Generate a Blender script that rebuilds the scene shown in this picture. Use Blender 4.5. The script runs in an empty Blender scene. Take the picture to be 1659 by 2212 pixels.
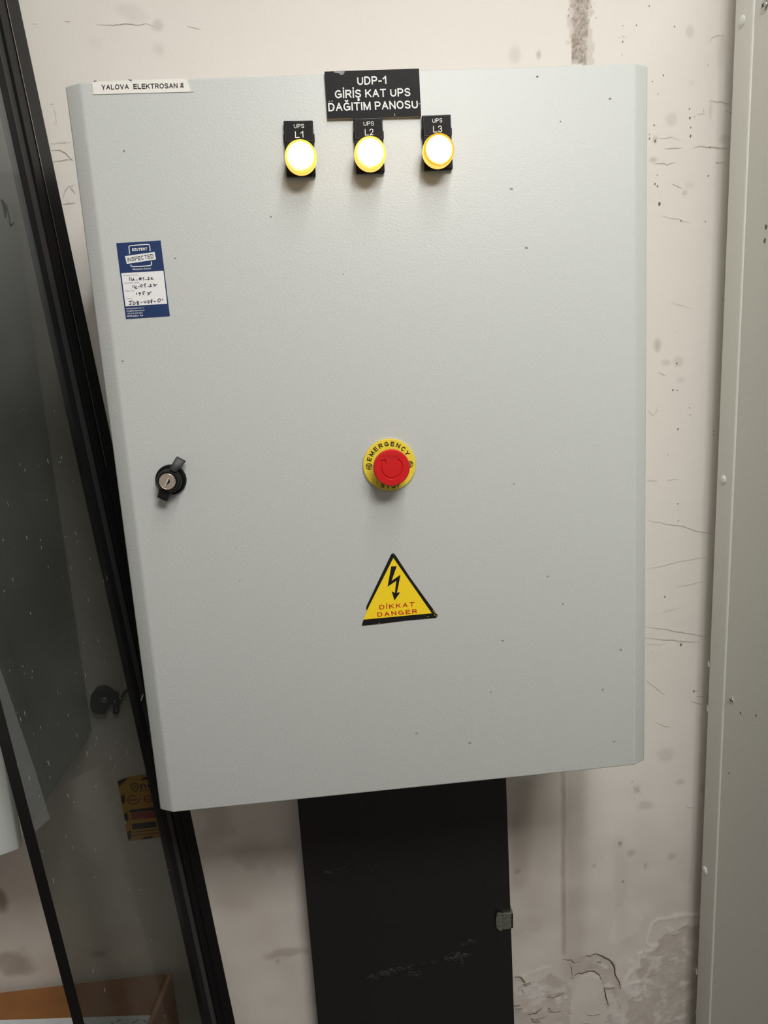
import bpy, bmesh, math, random
import numpy as np
from mathutils import Vector, Matrix, Euler

random.seed(7); np.random.seed(7)
SC = bpy.context.scene
COL = SC.collection

# ------------------------------------------------------------------ camera, world, lights, exposure
CAM = Vector((-0.0666, -0.8203, 0.5029)); ROT = Euler((1.3805, 0.0619, -0.0822)); FPX = 1600.0
cd = bpy.data.cameras.new('camera'); cam = bpy.data.objects.new('camera', cd); COL.objects.link(cam)
cam.location = CAM; cam.rotation_euler = ROT
cd.sensor_fit = 'HORIZONTAL'; cd.sensor_width = 36.0; cd.lens = 36.0 * FPX / 1659.0
cd.clip_start = 0.01
SC.camera = cam

w = bpy.data.worlds.new('world'); SC.world = w; w.use_nodes = True
WORLD_COL = (1.0, 0.95, 0.89); WORLD_STR = 0.22
w.node_tree.nodes['Background'].inputs[0].default_value = (*WORLD_COL, 1)
w.node_tree.nodes['Background'].inputs[1].default_value = WORLD_STR

LAMPS = [(0.18, -0.78, 7.5, False, 'white ceiling strip lamp above the panel, running towards the wall'),
         (0.42, -1.58, 34.5, True, 'added white fill lamp on the ceiling further into the room, with three tubes parallel to the wall')]   # x, y of the middle, watts, lies along x; the second is added for frontal fill
LAMP_COL = (1.0, 0.985, 0.965)
SC.view_settings.view_transform = 'Standard'; SC.view_settings.look = 'None'
SC.view_settings.gamma = 1.0; SC.view_settings.use_curve_mapping = False
SC.view_settings.exposure = 0.15

WALL_Y = 0.305; FLOOR_Z = -1.0; CEIL_Z = 1.75

# ------------------------------------------------------------------ helpers
RM = ROT.to_matrix()
def on(px, py, axis, val):
    """point of the photograph on the plane (axis = val)"""
    d = RM @ Vector(((px - 829.5) / FPX, -(py - 1106.0) / FPX, -1.0))
    t = (val - CAM[axis]) / d[axis]
    return CAM + d * t
def DR(px, py, off=0.0): return on(px, py, 1, -off)           # on the panel door front
def WL(px, py, off=0.0): return on(px, py, 1, WALL_Y - off)   # on the wall
def Z(x0, y0, s):
    return lambda x, y: (x0 + x / s, y0 + y / s)

def lin(c):
    f = lambda v: v / 12.92 if v <= 0.04045 else ((v + 0.055) / 1.055) ** 2.4
    return tuple(f(v / 255.0) for v in c)

MATS = {}
def mat(name, rgb, rough=0.5, metal=0.0, bump=None, spec=0.5, emit=None, mottle=None):
    """bump = (noise scale, distance); mottle = (noise scale, amount) varies the colour a little"""
    m = bpy.data.materials.new(name); m.use_nodes = True; MATS[name] = m
    nt = m.node_tree; b = nt.nodes['Principled BSDF']
    c = lin(rgb)
    b.inputs['Base Color'].default_value = (*c, 1); b.inputs['Roughness'].default_value = rough
    b.inputs['Metallic'].default_value = metal; b.inputs['Specular IOR Level'].default_value = spec
    tc = nt.nodes.new('ShaderNodeNewGeometry')
    if bump:
        n = nt.nodes.new('ShaderNodeTexNoise'); n.inputs['Scale'].default_value = bump[0]
        n.inputs['Detail'].default_value = 2.0
        nt.links.new(tc.outputs['Position'], n.inputs['Vector'])
        bp = nt.nodes.new('ShaderNodeBump'); bp.inputs['Distance'].default_value = bump[1]
        bp.inputs['Strength'].default_value = 1.0
        nt.links.new(n.outputs['Fac'], bp.inputs['Height']); nt.links.new(bp.outputs['Normal'], b.inputs['Normal'])
    if mottle:
        n = nt.nodes.new('ShaderNodeTexNoise'); n.inputs['Scale'].default_value = mottle[0]
        n.inputs['Detail'].default_value = 4.0
        nt.links.new(tc.outputs['Position'], n.inputs['Vector'])
        r = nt.nodes.new('ShaderNodeValToRGB')
        r.color_ramp.elements[0].position = 0.3; r.color_ramp.elements[1].position = 0.7
        r.color_ramp.elements[0].color = (*[v * (1 - mottle[1]) for v in c], 1)
        r.color_ramp.elements[1].color = (*[min(1, v * (1 + mottle[1])) for v in c], 1)
        nt.links.new(n.outputs['Fac'], r.inputs['Fac']); nt.links.new(r.outputs['Color'], b.inputs['Base Color'])
    if emit:
        b.inputs['Emission Color'].default_value = (*emit[0], 1); b.inputs['Emission Strength'].default_value = emit[1]
    return m

class MB:
    """collects shapes, one material slot each, and links them as one mesh object"""
    def __init__(s): s.v = []; s.f = []; s.m = []; s.mats = []; s.k = 0
    def slot(s, m):
        if m not in s.mats: s.mats.append(m)
        return s.mats.index(m)
    def add(s, verts, faces, m):
        k = len(s.v); i = s.slot(m)
        s.v += [tuple(p) for p in verts]
        for f in faces: s.f.append([k + j for j in f]); s.m.append(i)
    def box(s, a, b, m):
        x0, y0, z0 = a; x1, y1, z1 = b
        s.add([(x0,y0,z0),(x1,y0,z0),(x1,y1,z0),(x0,y1,z0),(x0,y0,z1),(x1,y0,z1),(x1,y1,z1),(x0,y1,z1)],
              [(0,3,2,1),(4,5,6,7),(0,1,5,4),(1,2,6,5),(2,3,7,6),(3,0,4,7)], m)
    def prism(s, pts, vec, m, side=None):
        """polygon pts (seen from the front, any order) pushed along vec"""
        n = len(pts); vec = Vector(vec)
        q = [Vector(p) for p in pts]
        s.add(q + [p + vec for p in q], [list(range(n))], m)
        k = len(s.v) - 2 * n; i = s.slot(side or m)
        s.f.append([k + n + j for j in reversed(range(n))]); s.m.append(s.slot(m))
        for j in range(n):
            j2 = (j + 1) % n
            s.f.append([k + j2, k + j, k + n + j, k + n + j2]); s.m.append(i)
    def poly(s, pts, m): s.add(pts, [list(range(len(pts)))], m)
    def lathe(s, c, prof, m, n=48, cap=True, axis=(0, -1, 0), up=(0, 0, 1)):
        """profile (radius, height) turned about axis through c"""
        ax = Vector(axis).normalized(); u = Vector(up); u = (u - ax * u.dot(ax)).normalized(); v = ax.cross(u)
        c = Vector(c); vs = []; fs = []
        for r, h in prof:
            for k in range(n):
                t = 2 * math.pi * k / n
                vs.append(c + ax * h + (u * math.cos(t) + v * math.sin(t)) * r)
        for i in range(len(prof) - 1):
            for k in range(n):
                k2 = (k + 1) % n
                fs.append([i*n+k, i*n+k2, (i+1)*n+k2, (i+1)*n+k])
        if cap:
            fs.append([k for k in reversed(range(n))]); fs.append([(len(prof)-1)*n + k for k in range(n)])
        s.add(vs, fs, m)
    def ribbon(s, pts, wd, m, nrm=(0, -1, 0), taper=False):
        """flat stroke along pts lying square to nrm"""
        nrm = Vector(nrm).normalized(); s.k += 1; pts = [Vector(p) + nrm*(s.k % 12)*8e-6 for p in pts]; L = []
        for i, p in enumerate(pts):
            a = pts[max(i-1, 0)]; b = pts[min(i+1, len(pts)-1)]
            d = (b - a)
            if d.length < 1e-9: d = Vector((1, 0, 0))
            side = d.normalized().cross(nrm).normalized()
            wv = wd / 2
            if taper: wv *= 0.25 + 0.75 * math.sin(math.pi * (i + 0.35) / (len(pts) - 0.3))
            L += [p + side * wv, p - side * wv]
        s.add(L, [[2*i, 2*i+2, 2*i+3, 2*i+1] for i in range(len(pts)-1)], m)
    def tube(s, pts, r, m, n=8):
        pts = [Vector(p) for p in pts]; vs = []; fs = []
        for i, p in enumerate(pts):
            d = (pts[min(i+1, len(pts)-1)] - pts[max(i-1, 0)]).normalized()
            u = d.orthogonal().normalized() if i == 0 else (pu - d * pu.dot(d)).normalized()
            pu = u; v = d.cross(u)
            rr = r[i] if isinstance(r, (list, tuple)) else r
            for k in range(n):
                t = 2*math.pi*k/n; vs.append(p + (u*math.cos(t) + v*math.sin(t)) * rr)
        for i in range(len(pts)-1):
            for k in range(n):
                k2 = (k+1) % n; fs.append([i*n+k, i*n+k2, (i+1)*n+k2, (i+1)*n+k])
        fs.append(list(reversed(range(n)))); fs.append([(len(pts)-1)*n+k for k in range(n)])
        s.add(vs, fs, m)
    def build(s, name, parent=None, origin=None, bevel=None, smooth=False, seg=2):
        me = bpy.data.meshes.new(name)
        if origin is None:
            a = np.array(s.v); lo, hi = a.min(0), a.max(0); origin = ((lo[0]+hi[0])/2, hi[1], lo[2])
        o3 = Vector(origin)
        me.from_pydata([tuple(Vector(p) - o3) for p in s.v], [], s.f)
        for m in s.mats: me.materials.append(m)
        me.polygons.foreach_set('material_index', s.m)
        bm = bmesh.new(); bm.from_mesh(me)
        if bevel:
            bmesh.ops.remove_doubles(bm, verts=bm.verts, dist=1e-6)
            bmesh.ops.recalc_face_normals(bm, faces=bm.faces)
            ed = [e for e in bm.edges if len(e.link_faces) == 2 and e.calc_face_angle(0) > 0.35]
            bmesh.ops.bevel(bm, geom=ed, offset=bevel, segments=seg, profile=0.5, affect='EDGES', clamp_overlap=True)
        else:
            bmesh.ops.recalc_face_normals(bm, faces=bm.faces)
        bm.to_mesh(me); bm.free()
        if smooth:
            me.polygons.foreach_set('use_smooth', [True] * len(me.polygons))
            try: me.set_sharp_from_angle(angle=math.radians(38))
            except Exception: pass
        me.update()
        o = bpy.data.objects.new(name, me); COL.objects.link(o)
        if parent: o.parent = parent; o.location = o3 - wloc(parent)
        else: o.location = o3
        return o

def wloc(o):
    p = Vector(o.location)
    while o.parent: o = o.parent; p += Vector(o.location)
    return p
def tag(o, label, cat=None, group=None, kind=None):
    if label: o['label'] = label
    if cat: o['category'] = cat
    if group: o['group'] = group
    if kind: o['kind'] = kind
    return o
def thing(name, loc, label, cat, group=None):
    o = bpy.data.objects.new(name, None); COL.objects.link(o); o.location = loc; o.empty_display_size = 0.05
    return tag(o, label, cat, group)

_TC = {}
def _arc(cx, cy, rx, ry, a0, a1, n=14):
    return [(cx+rx*math.cos(math.radians(a0+(a1-a0)*i/n)), cy+ry*math.sin(math.radians(a0+(a1-a0)*i/n))) for i in range(n+1)]
def _spl(p):
    p = [np.array(q, float) for q in p]; out = []
    for i in range(len(p)-1):
        a, b, c, d = p[max(i-1,0)], p[i], p[i+1], p[min(i+2,len(p)-1)]
        for k in range(5):
            t = k/5; out.append(tuple(0.5*((2*b)+(c-a)*t+(2*a-5*b+4*c-d)*t*t+(3*b-a-3*c+d)*t**3)))
    return out + [tuple(p[-1])]
_S = _spl([(.97,.76),(.86,.93),(.5,1),(.16,.93),(.03,.75),(.16,.60),(.5,.515),(.84,.42),(.99,.25),(.86,.07),(.5,0),(.14,.07),(.0,.25)])
_C = _arc(.5,.5,.5,.5,38,322,24)
_G = _arc(.5,.5,.5,.5,42,325,24)
# strokes of plain sans capitals on a unit box, with the width of the letter
STROKES = {
 'A': (.70, [[(0,0),(.5,1)], [(1,0),(.5,1)], [(.17,.34),(.83,.34)]]),
 'B': (.62, [[(0,0),(0,1)], [(0,1),(.6,1)]+_arc(.6,.765,.34,.235,90,-90)+[(0,.53)], [(0,.53),(.62,.53)]+_arc(.62,.265,.38,.265,90,-90)+[(0,0)]]),
 'C': (.70, [_C]), 'D': (.68, [[(0,0),(0,1)], [(0,1),(.42,1)]+_arc(.42,.5,.58,.5,90,-90,18)+[(0,0)]]),
 'E': (.60, [[(0,0),(0,1)], [(0,1),(1,1)], [(0,.53),(.92,.53)], [(0,0),(1,0)]]), 'F': (.56, [[(0,0),(0,1)], [(0,1),(1,1)], [(0,.53),(.9,.53)]]),
 'G': (.76, [_G, [(.55,.47),(1,.47)], [(1,.47),(1,.12)]]), 'H': (.66, [[(0,0),(0,1)], [(1,0),(1,1)], [(0,.53),(1,.53)]]),
 'I': (.0, [[(0,0),(0,1)]]), 'K': (.66, [[(0,0),(0,1)], [(.02,.36),(.95,1)], [(.36,.60),(1,0)]]), 'L': (.54, [[(0,0),(0,1)], [(0,0),(1,0)]]),
 'M': (.80, [[(0,0),(0,1)], [(1,0),(1,1)], [(.02,1),(.5,.02)], [(.98,1),(.5,.02)]]), 'N': (.66, [[(0,0),(0,1)], [(1,0),(1,1)], [(.02,1),(.98,0)]]),
 'O': (.76, [_arc(.5,.5,.5,.5,0,360,30)]), 'P': (.62, [[(0,0),(0,1)], [(0,1),(.6,1)]+_arc(.6,.72,.4,.28,90,-90)+[(0,.44)]]),
 'R': (.66, [[(0,0),(0,1)], [(0,1),(.6,1)]+_arc(.6,.735,.36,.265,90,-90)+[(0,.47)], [(.5,.47),(1,0)]]),
 'S': (.63, [_S]), 'T': (.64, [[(0,1),(1,1)], [(.5,0),(.5,1)]]), 'U': (.66, [[(0,1),(0,.36)]+_arc(.5,.36,.5,.36,180,360,18)+[(1,1)]]),
 'V': (.68, [[(0,1),(.5,0)], [(1,1),(.5,0)]]), 'Y': (.68, [[(0,1),(.5,.45)], [(1,1),(.5,.45)], [(.5,.45),(.5,0)]]), 'Z': (.62, [[(0,1),(1,1)], [(.98,.99),(.02,.01)], [(0,0),(1,0)]]),
 '1': (.32, [[(1,0),(1,1)], [(.94,.97),(0,.70)]]), '2': (.54, [_spl([(.02,.70),(.10,.90),(.5,1),(.88,.90),(.97,.70),(.80,.46),(.40,.22),(.04,.0)]), [(.02,0),(1,0)]]),
 '3': (.54, [_spl([(.0,.76),(.14,.94),(.48,1),(.82,.92),(.92,.74),(.80,.58),(.42,.53)]), _spl([(.42,.53),(.86,.46),(1,.26),(.86,.06),(.48,0),(.12,.06),(0,.24)])]),
 '-': (.30, [[(0,.36),(1,.36)]]), ' ': (.26, []),
}
STROKES['İ'] = (.0, STROKES['I'][1] + [[(0,1.17),(0,1.22)]])
STROKES['Ş'] = (.63, STROKES['S'][1] + [[(.52,-.02),(.50,-.16)], _spl([(.50,-.15),(.68,-.20),(.66,-.31),(.34,-.33)])])
STROKES['Ğ'] = (.76, STROKES['G'][1] + [_spl([(.26,1.30),(.34,1.19),(.5,1.15),(.66,1.19),(.74,1.30)])])
def glyphs(s, bold=0.14, spacing=1.0):
    """faces of a line of text, capital height 1: verts, faces, x range. Plain capitals are drawn as strokes of weight bold"""
    key = (s, bold, spacing)
    if key in _TC: return _TC[key]
    if all(ch in STROKES for ch in s):
        vs = []; fs = []; x = 0; wt = bold; ns = 0
        for ch in s:
            wd, st = STROKES[ch]
            for line in st:
                ns += 1
                q = [np.array((x + wt/2 + a*wd, wt/2 + b*(1-wt) if 0 <= b <= 1 else (b if b > 1 else b))) for a, b in line]
                d0 = q[0]-q[1]; d1 = q[-1]-q[-2]
                ext = wt*.5 if len(q) == 2 else 0
                q[0] = q[0] + d0/np.hypot(*d0)*ext; q[-1] = q[-1] + d1/np.hypot(*d1)*ext
                k = len(vs)
                for i, p in enumerate(q):
                    ta = (p-q[i-1]) if i else (q[1]-p); tb = (q[i+1]-p) if i < len(q)-1 else ta
                    ta = ta/(np.hypot(*ta)+1e-9); tb = tb/(np.hypot(*tb)+1e-9); t = ta+tb; t = t/(np.hypot(*t)+1e-9)
                    nn = np.array((-t[1], t[0])); mi = min(1.6, 1/max(.4, abs(nn@np.array((-ta[1], ta[0])))))
                    for sg in (1, -1):
                        v = p + nn*sg*wt/2*mi
                        if all(0 <= b <= 1 for _, b in line): v[1] = min(1, max(0, v[1]))
                        vs.append((v[0], v[1], (ns % 6)*1e-5))
                fs += [[k+2*i, k+2*i+1, k+2*i+3, k+2*i+2] for i in range(len(q)-1)]
            x += wd + (wt if ch != ' ' else 0) + .15*spacing
    else:
        cu = bpy.data.curves.new('t', 'FONT'); cu.body = s; cu.size = 1.0; cu.offset = max(0, (bold-.12)*.15); cu.resolution_u = 4
        o = bpy.data.objects.new('t', cu); COL.objects.link(o)
        dg = bpy.context.evaluated_depsgraph_get(); dg.update()
        me = bpy.data.meshes.new_from_object(o.evaluated_get(dg))
        vs = [(v.co.x/.69, v.co.y/.69, 0) for v in me.vertices]; fs = [list(p.vertices) for p in me.polygons]
        bpy.data.objects.remove(o); bpy.data.curves.remove(cu); bpy.data.meshes.remove(me)
    xs = [v[0] for v in vs]
    _TC[key] = (vs, fs, min(xs), max(xs)); return _TC[key]
CAP = 1.0
def text_quad(mb, s, quad, m, bold=0.14, spacing=1.0):
    """writes s so that baseline..capital height fills quad (top left, top right, bottom right, bottom left; world points)"""
    vs, fs, x0, x1 = glyphs(s, bold, spacing)
    tl, tr, br, bl = [Vector(q) for q in quad]
    out = []
    for x, y, z in vs:
        a = (x - x0) / (x1 - x0); b = y / CAP
        out.append((bl + (br - bl) * a) * (1 - b) + (tl + (tr - tl) * a) * b + Vector((0, -z, 0)))
    mb.add(out, fs, m)
def text_frame(mb, s, o, ux, uy, h, wd, m, bold=0.14, align=0.5):
    """text with baseline through o, unit axes ux, uy, capital height h, width wd (None = natural)"""
    vs, fs, x0, x1 = glyphs(s, bold)
    k = h / CAP; kx = wd / (x1 - x0) if wd else k
    ox = -(x1 - x0) * kx * align
    mb.add([o + ux * ((x - x0) * kx + ox) + uy * (y * k) + Vector((0, -z, 0)) for x, y, z in vs], fs, m)

def sub(p, n=4):
    """smooth polyline through p (Catmull-Rom)"""
    p = [np.array(q, float) for q in p]; out = []
    for i in range(len(p)-1):
        a = p[max(i-1,0)]; b = p[i]; c = p[i+1]; d = p[min(i+2,len(p)-1)]
        for k in range(n):
            t = k/n
            out.append(0.5*((2*b)+(c-a)*t+(2*a-5*b+4*c-d)*t*t+(3*b-a-3*c+d)*t**3))
    out.append(p[-1]); return out

# ------------------------------------------------------------------ materials
GREY = (197, 200, 195)
def orange_peel(name, rgb, rough=0.42, dist=0.00009):
    m = mat(name, rgb, rough)
    nt = m.node_tree; b = nt.nodes['Principled BSDF']
    g = nt.nodes.new('ShaderNodeNewGeometry')
    mp = nt.nodes.new('ShaderNodeMapping'); mp.inputs['Rotation'].default_value = (0, 0.6, 0); mp.inputs['Scale'].default_value = (1.0, 1, 1.3)
    n1 = nt.nodes.new('ShaderNodeTexNoise'); n1.inputs['Scale'].default_value = 360; n1.inputs['Detail'].default_value = 1.5
    n2 = nt.nodes.new('ShaderNodeTexNoise'); n2.inputs['Scale'].default_value = 14; n2.inputs['Detail'].default_value = 1
    ad = nt.nodes.new('ShaderNodeMath'); ad.operation = 'MULTIPLY_ADD'; ad.inputs[1].default_value = 1.0
    sh = nt.nodes.new('ShaderNodeValToRGB'); sh.color_ramp.elements[0].position = 0.36; sh.color_ramp.elements[1].position = 0.62
    bp = nt.nodes.new('ShaderNodeBump'); bp.inputs['Distance'].default_value = dist; bp.inputs['Strength'].default_value = 0.6
    L = nt.links.new
    L(g.outputs['Position'], mp.inputs['Vector']); L(mp.outputs['Vector'], n1.inputs['Vector']); L(g.outputs['Position'], n2.inputs['Vector'])
    L(n1.outputs['Fac'], sh.inputs['Fac']); L(sh.outputs['Color'], ad.inputs[0]); L(n2.outputs['Fac'], ad.inputs[2])
    L(ad.outputs[0], bp.inputs['Height']); L(bp.outputs['Normal'], b.inputs['Normal'])
    return m
m_panel = orange_peel('panel_grey', GREY)
m_cab = orange_peel('cabinet_grey', (222, 222, 213), 0.45, 0.00008)
m_bevelrim = mat('cabinet_rim', (205, 210, 203), 0.35)
m_black = mat('black_plastic', (9, 9, 10), 0.36, spec=0.25, bump=(900, 0.00003))
m_blackwing = mat('black_wing', (20, 20, 21), 0.45, spec=0.4, bump=(500, 0.00008))
m_rubber = mat('black_rubber', (20, 20, 21), 0.6)
m_frame = mat('black_powder_coat', (12, 12, 14), 0.36, bump=(1500, 0.00004))
m_gasket = mat('gasket', (9, 9, 10), 0.7)
m_framegrey = mat('grey_lip', (62, 59, 57), 0.5)
m_chrome = mat('lock_metal', (188, 174, 158), 0.38, 0.55, bump=(700, 0.00004))
m_rib = mat('lock_rib', (216, 206, 194), 0.35, 0.3)
m_slot = mat('lock_slot', (12, 10, 9), 0.6)
m_zinc = mat('zinc', (150, 152, 142), 0.45, 0.8, mottle=(200, 0.3))
m_white = mat('white_print', (236, 236, 234), 0.55)
m_tape = mat('white_tape', (240, 236, 228), 0.45)
m_ink = mat('black_ink', (18, 17, 22), 0.5)
m_plate = mat('engraved_black', (16, 15, 15), 0.5, spec=0.2, mottle=(60, 0.35))
m_platecore = mat('plate_core', (180, 168, 148), 0.6)
m_scuff = mat('scuffed_film', (150, 148, 142), 0.45, mottle=(300, 0.5))
m_yellow = mat('warning_yellow', (252, 216, 36), 0.45)
m_black_print = mat('black_print', (14, 13, 12), 0.45)
m_red_print = mat('red_print', (190, 22, 18), 0.5)
m_disc = mat('legend_yellow', (238, 214, 60), 0.4)
m_clear = mat('legend_rim', (196, 190, 150), 0.3)
m_red = mat('button_red', (208, 26, 28), 0.4, spec=0.4)
m_blue = mat('sticker_blue', (21, 50, 98), 0.45)
m_paper = mat('sticker_paper', (240, 238, 236), 0.55)
m_fine = mat('fine_print', (120, 120, 128), 0.6)
m_dot = mat('dotted_line', (190, 190, 192), 0.6)
m_pen = mat('pen_ink', (40, 40, 72), 0.5)
m_lens = mat('amber_lens', (255, 200, 30), 0.2, emit=((1.0, 0.56, 0.12), 1.0))
m_lensrim = mat('amber_lens_rim', (255, 190, 20), 0.2, emit=((1.0, 0.58, 0.10), 1.0))
m_rimorange = mat('orange_lens_rim', (255, 140, 20), 0.2, emit=((1.0, 0.40, 0.02), 0.7))
m_halo = mat('lit_lens_edge', (255, 225, 120), 0.3, emit=((1.0, 0.78, 0.26), 1.9))
m_glow = mat('lit_lens_face', (255, 240, 190), 0.3, emit=((1.0, 0.88, 0.52), 6.0))
m_trunk = mat('black_steel_sheet', (30, 29, 29), 0.4, bump=(40, 0.0004))
m_card = mat('cardboard', (158, 106, 58), 0.8, bump=(120, 0.0004), mottle=(9, 0.18))
m_cardedge = mat('cardboard_edge', (196, 146, 92), 0.85)
m_foam = mat('white_sheet', (222, 228, 230), 0.6, mottle=(30, 0.08))
m_cap = mat('white_plug', (236, 236, 230), 0.45)
m_screw = mat('screw_steel', (185, 186, 180), 0.28, 1.0)
m_crack = mat('crack', (178, 166, 152), 0.9)
m_crackdark = mat('deep_crack', (88, 76, 66), 0.9)
m_speck = mat('dark_speck', (120, 110, 98), 0.9)
m_mark = mat('scuff', (150, 148, 142), 0.7)
m_flake = mat('paint_flake', (226, 218, 206), 0.8)
m_chip = mat('bare_chip', (228, 226, 216), 0.7)
m_yst = mat('yellow_label', (214, 160, 24), 0.5)
m_yred = mat('label_red', (170, 60, 30), 0.55)
m_lampbody = mat('lamp_body', (230, 230, 228), 0.5)
m_lamptube = mat('lamp_tube', (255, 255, 250), 0.4, emit=(LAMP_COL, 6.0))
m_floor = mat('grey_floor', (74, 68, 62), 0.6, mottle=(8, 0.15))
m_ceil = mat('white_ceiling', (226, 222, 214), 0.9)

def glass_material():
    m = bpy.data.materials.new('tinted_glass'); m.use_nodes = True; nt = m.node_tree; nt.nodes.clear(); L = nt.links.new
    out = nt.nodes.new('ShaderNodeOutputMaterial')
    tr = nt.nodes.new('ShaderNodeBsdfTransparent'); tr.inputs[0].default_value = (0.585, 0.595, 0.575, 1)
    gl = nt.nodes.new('ShaderNodeBsdfGlossy'); gl.inputs['Roughness'].default_value = 0.06
    fr = nt.nodes.new('ShaderNodeFresnel'); fr.inputs[0].default_value = 1.45
    mx = nt.nodes.new('ShaderNodeMixShader'); gg = nt.nodes.new('ShaderNodeNewGeometry'); ff = nt.nodes.new('ShaderNodeMath'); ff.operation = 'SUBTRACT'; ff.inputs[0].default_value = 1.0; L(gg.outputs['Backfacing'], ff.inputs[1])
    fm = nt.nodes.new('ShaderNodeMath'); fm.operation = 'MULTIPLY'; L(fr.outputs[0], fm.inputs[0]); L(ff.outputs[0], fm.inputs[1]); L(fm.outputs[0], mx.inputs[0]); L(tr.outputs[0], mx.inputs[1]); L(gl.outputs[0], mx.inputs[2])
    df = nt.nodes.new('ShaderNodeBsdfDiffuse'); df.inputs[0].default_value = (0.55, 0.56, 0.55, 1)
    g = nt.nodes.new('ShaderNodeNewGeometry'); n = nt.nodes.new('ShaderNodeTexNoise'); n.inputs['Scale'].default_value = 7; n.inputs['Detail'].default_value = 5
    L(g.outputs['Position'], n.inputs['Vector'])
    r = nt.nodes.new('ShaderNodeMapRange'); r.inputs['From Min'].default_value = 0.35; r.inputs['From Max'].default_value = 0.75
    r.inputs['To Min'].default_value = 0.008; r.inputs['To Max'].default_value = 0.04
    L(n.outputs['Fac'], r.inputs['Value'])
    sx = nt.nodes.new('ShaderNodeSeparateXYZ'); L(g.outputs['Position'], sx.inputs[0])           # paler high on the pane: lamp light and reflection painted in
    r3 = nt.nodes.new('ShaderNodeMapRange'); r3.interpolation_type = 'SMOOTHSTEP'; r3.inputs['From Min'].default_value = 0.42; r3.inputs['From Max'].default_value = 0.95; r3.inputs['To Max'].default_value = 0.22; L(sx.outputs['Z'], r3.inputs['Value'])
    ad = nt.nodes.new('ShaderNodeMath'); ad.operation = 'ADD'; L(r.outputs[0], ad.inputs[0]); L(r3.outputs[0], ad.inputs[1])
    m2 = nt.nodes.new('ShaderNodeMixShader'); L(ad.outputs[0], m2.inputs[0]); L(mx.outputs[0], m2.inputs[1]); L(df.outputs[0], m2.inputs[2])
    L(m2.outputs[0], out.inputs['Surface'])
    return m
m_glass = glass_material()
m_droplet = mat('dried_droplets', (150, 158, 158), 0.5)
def film(name, a):
    m = bpy.data.materials.new(name); m.use_nodes = True; nt = m.node_tree; nt.nodes.clear(); L = nt.links.new
    out = nt.nodes.new('ShaderNodeOutputMaterial'); tr = nt.nodes.new('ShaderNodeBsdfTransparent'); df = nt.nodes.new('ShaderNodeBsdfDiffuse')
    df.inputs[0].default_value = (0.6, 0.62, 0.6, 1)
    mx = nt.nodes.new('ShaderNodeMixShader'); mx.inputs[0].default_value = a
    L(tr.outputs[0], mx.inputs[1]); L(df.outputs[0], mx.inputs[2]); L(mx.outputs[0], out.inputs['Surface']); return m
m_smudge = film('grease_smudge', 0.0)
m_smudge.node_tree.nodes['Mix Shader'].inputs[0].default_value = 0.5; m_smudge.node_tree.nodes['Diffuse BSDF'].inputs[0].default_value = (.05, .055, .05, 1)
m_reflection = film('reflection_film', 0.11)

# ------------------------------------------------------------------ the room
def dist_poly(X, Zz, pts):
    """distance of grid points to a polyline"""
    d = np.full(X.shape, 9.0)
    for (ax, az), (bx, bz) in zip(pts[:-1], pts[1:]):
        vx, vz = bx-ax, bz-az; l2 = vx*vx+vz*vz + 1e-12
        t = np.clip(((X-ax)*vx+(Zz-az)*vz)/l2, 0, 1)
        d = np.minimum(d, np.hypot(X-ax-t*vx, Zz-az-t*vz))
    return d
def inside(X, Zz, pts):
    c = np.zeros(X.shape, bool); n = len(pts)
    for i in range(n):
        x0, z0 = pts[i]; x1, z1 = pts[(i+1) % n]
        with np.errstate(divide='ignore', invalid='ignore'):
            k = ((z0 > Zz) != (z1 > Zz)) & (X < (x1-x0)*(Zz-z0)/((z1-z0) if z1 != z0 else 1e-9)+x0)
        c ^= k
    return c
def vnoise(X, Zz, s, seed):
    rs = np.random.RandomState(seed); T = rs.rand(256, 256)
    x = X*s+50; z = Zz*s+50; xi = np.floor(x).astype(int); zi = np.floor(z).astype(int); fx = x-xi; fz = z-zi
    fx = fx*fx*(3-2*fx); fz = fz*fz*(3-2*fz)
    g = lambda i, j: T[(xi+i) % 256, (zi+j) % 256]
    return (g(0,0)*(1-fx)+g(1,0)*fx)*(1-fz)+(g(0,1)*(1-fx)+g(1,1)*fx)*fz
def sm(a, b, x):
    t = np.clip((x-a)/(b-a), 0, 1); return t*t*(3-2*t)

def wxz(pts):
    out = []
    for p in pts:
        q = WL(*p); out.append((q.x, q.z))
    return out
def blob(X, Zz, px, py, rx, ry, soft=0.5, amp=0.35, seed=1, s=60):
    c = WL(px, py); k = 1.125 / FPX
    d = np.hypot((X-c.x)/(rx*k), (Zz-c.z)/(ry*k)) + (vnoise(X, Zz, s, seed)-0.5)*2*amp
    return 1 - sm(1-soft, 1+soft*0.3, d)

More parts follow.
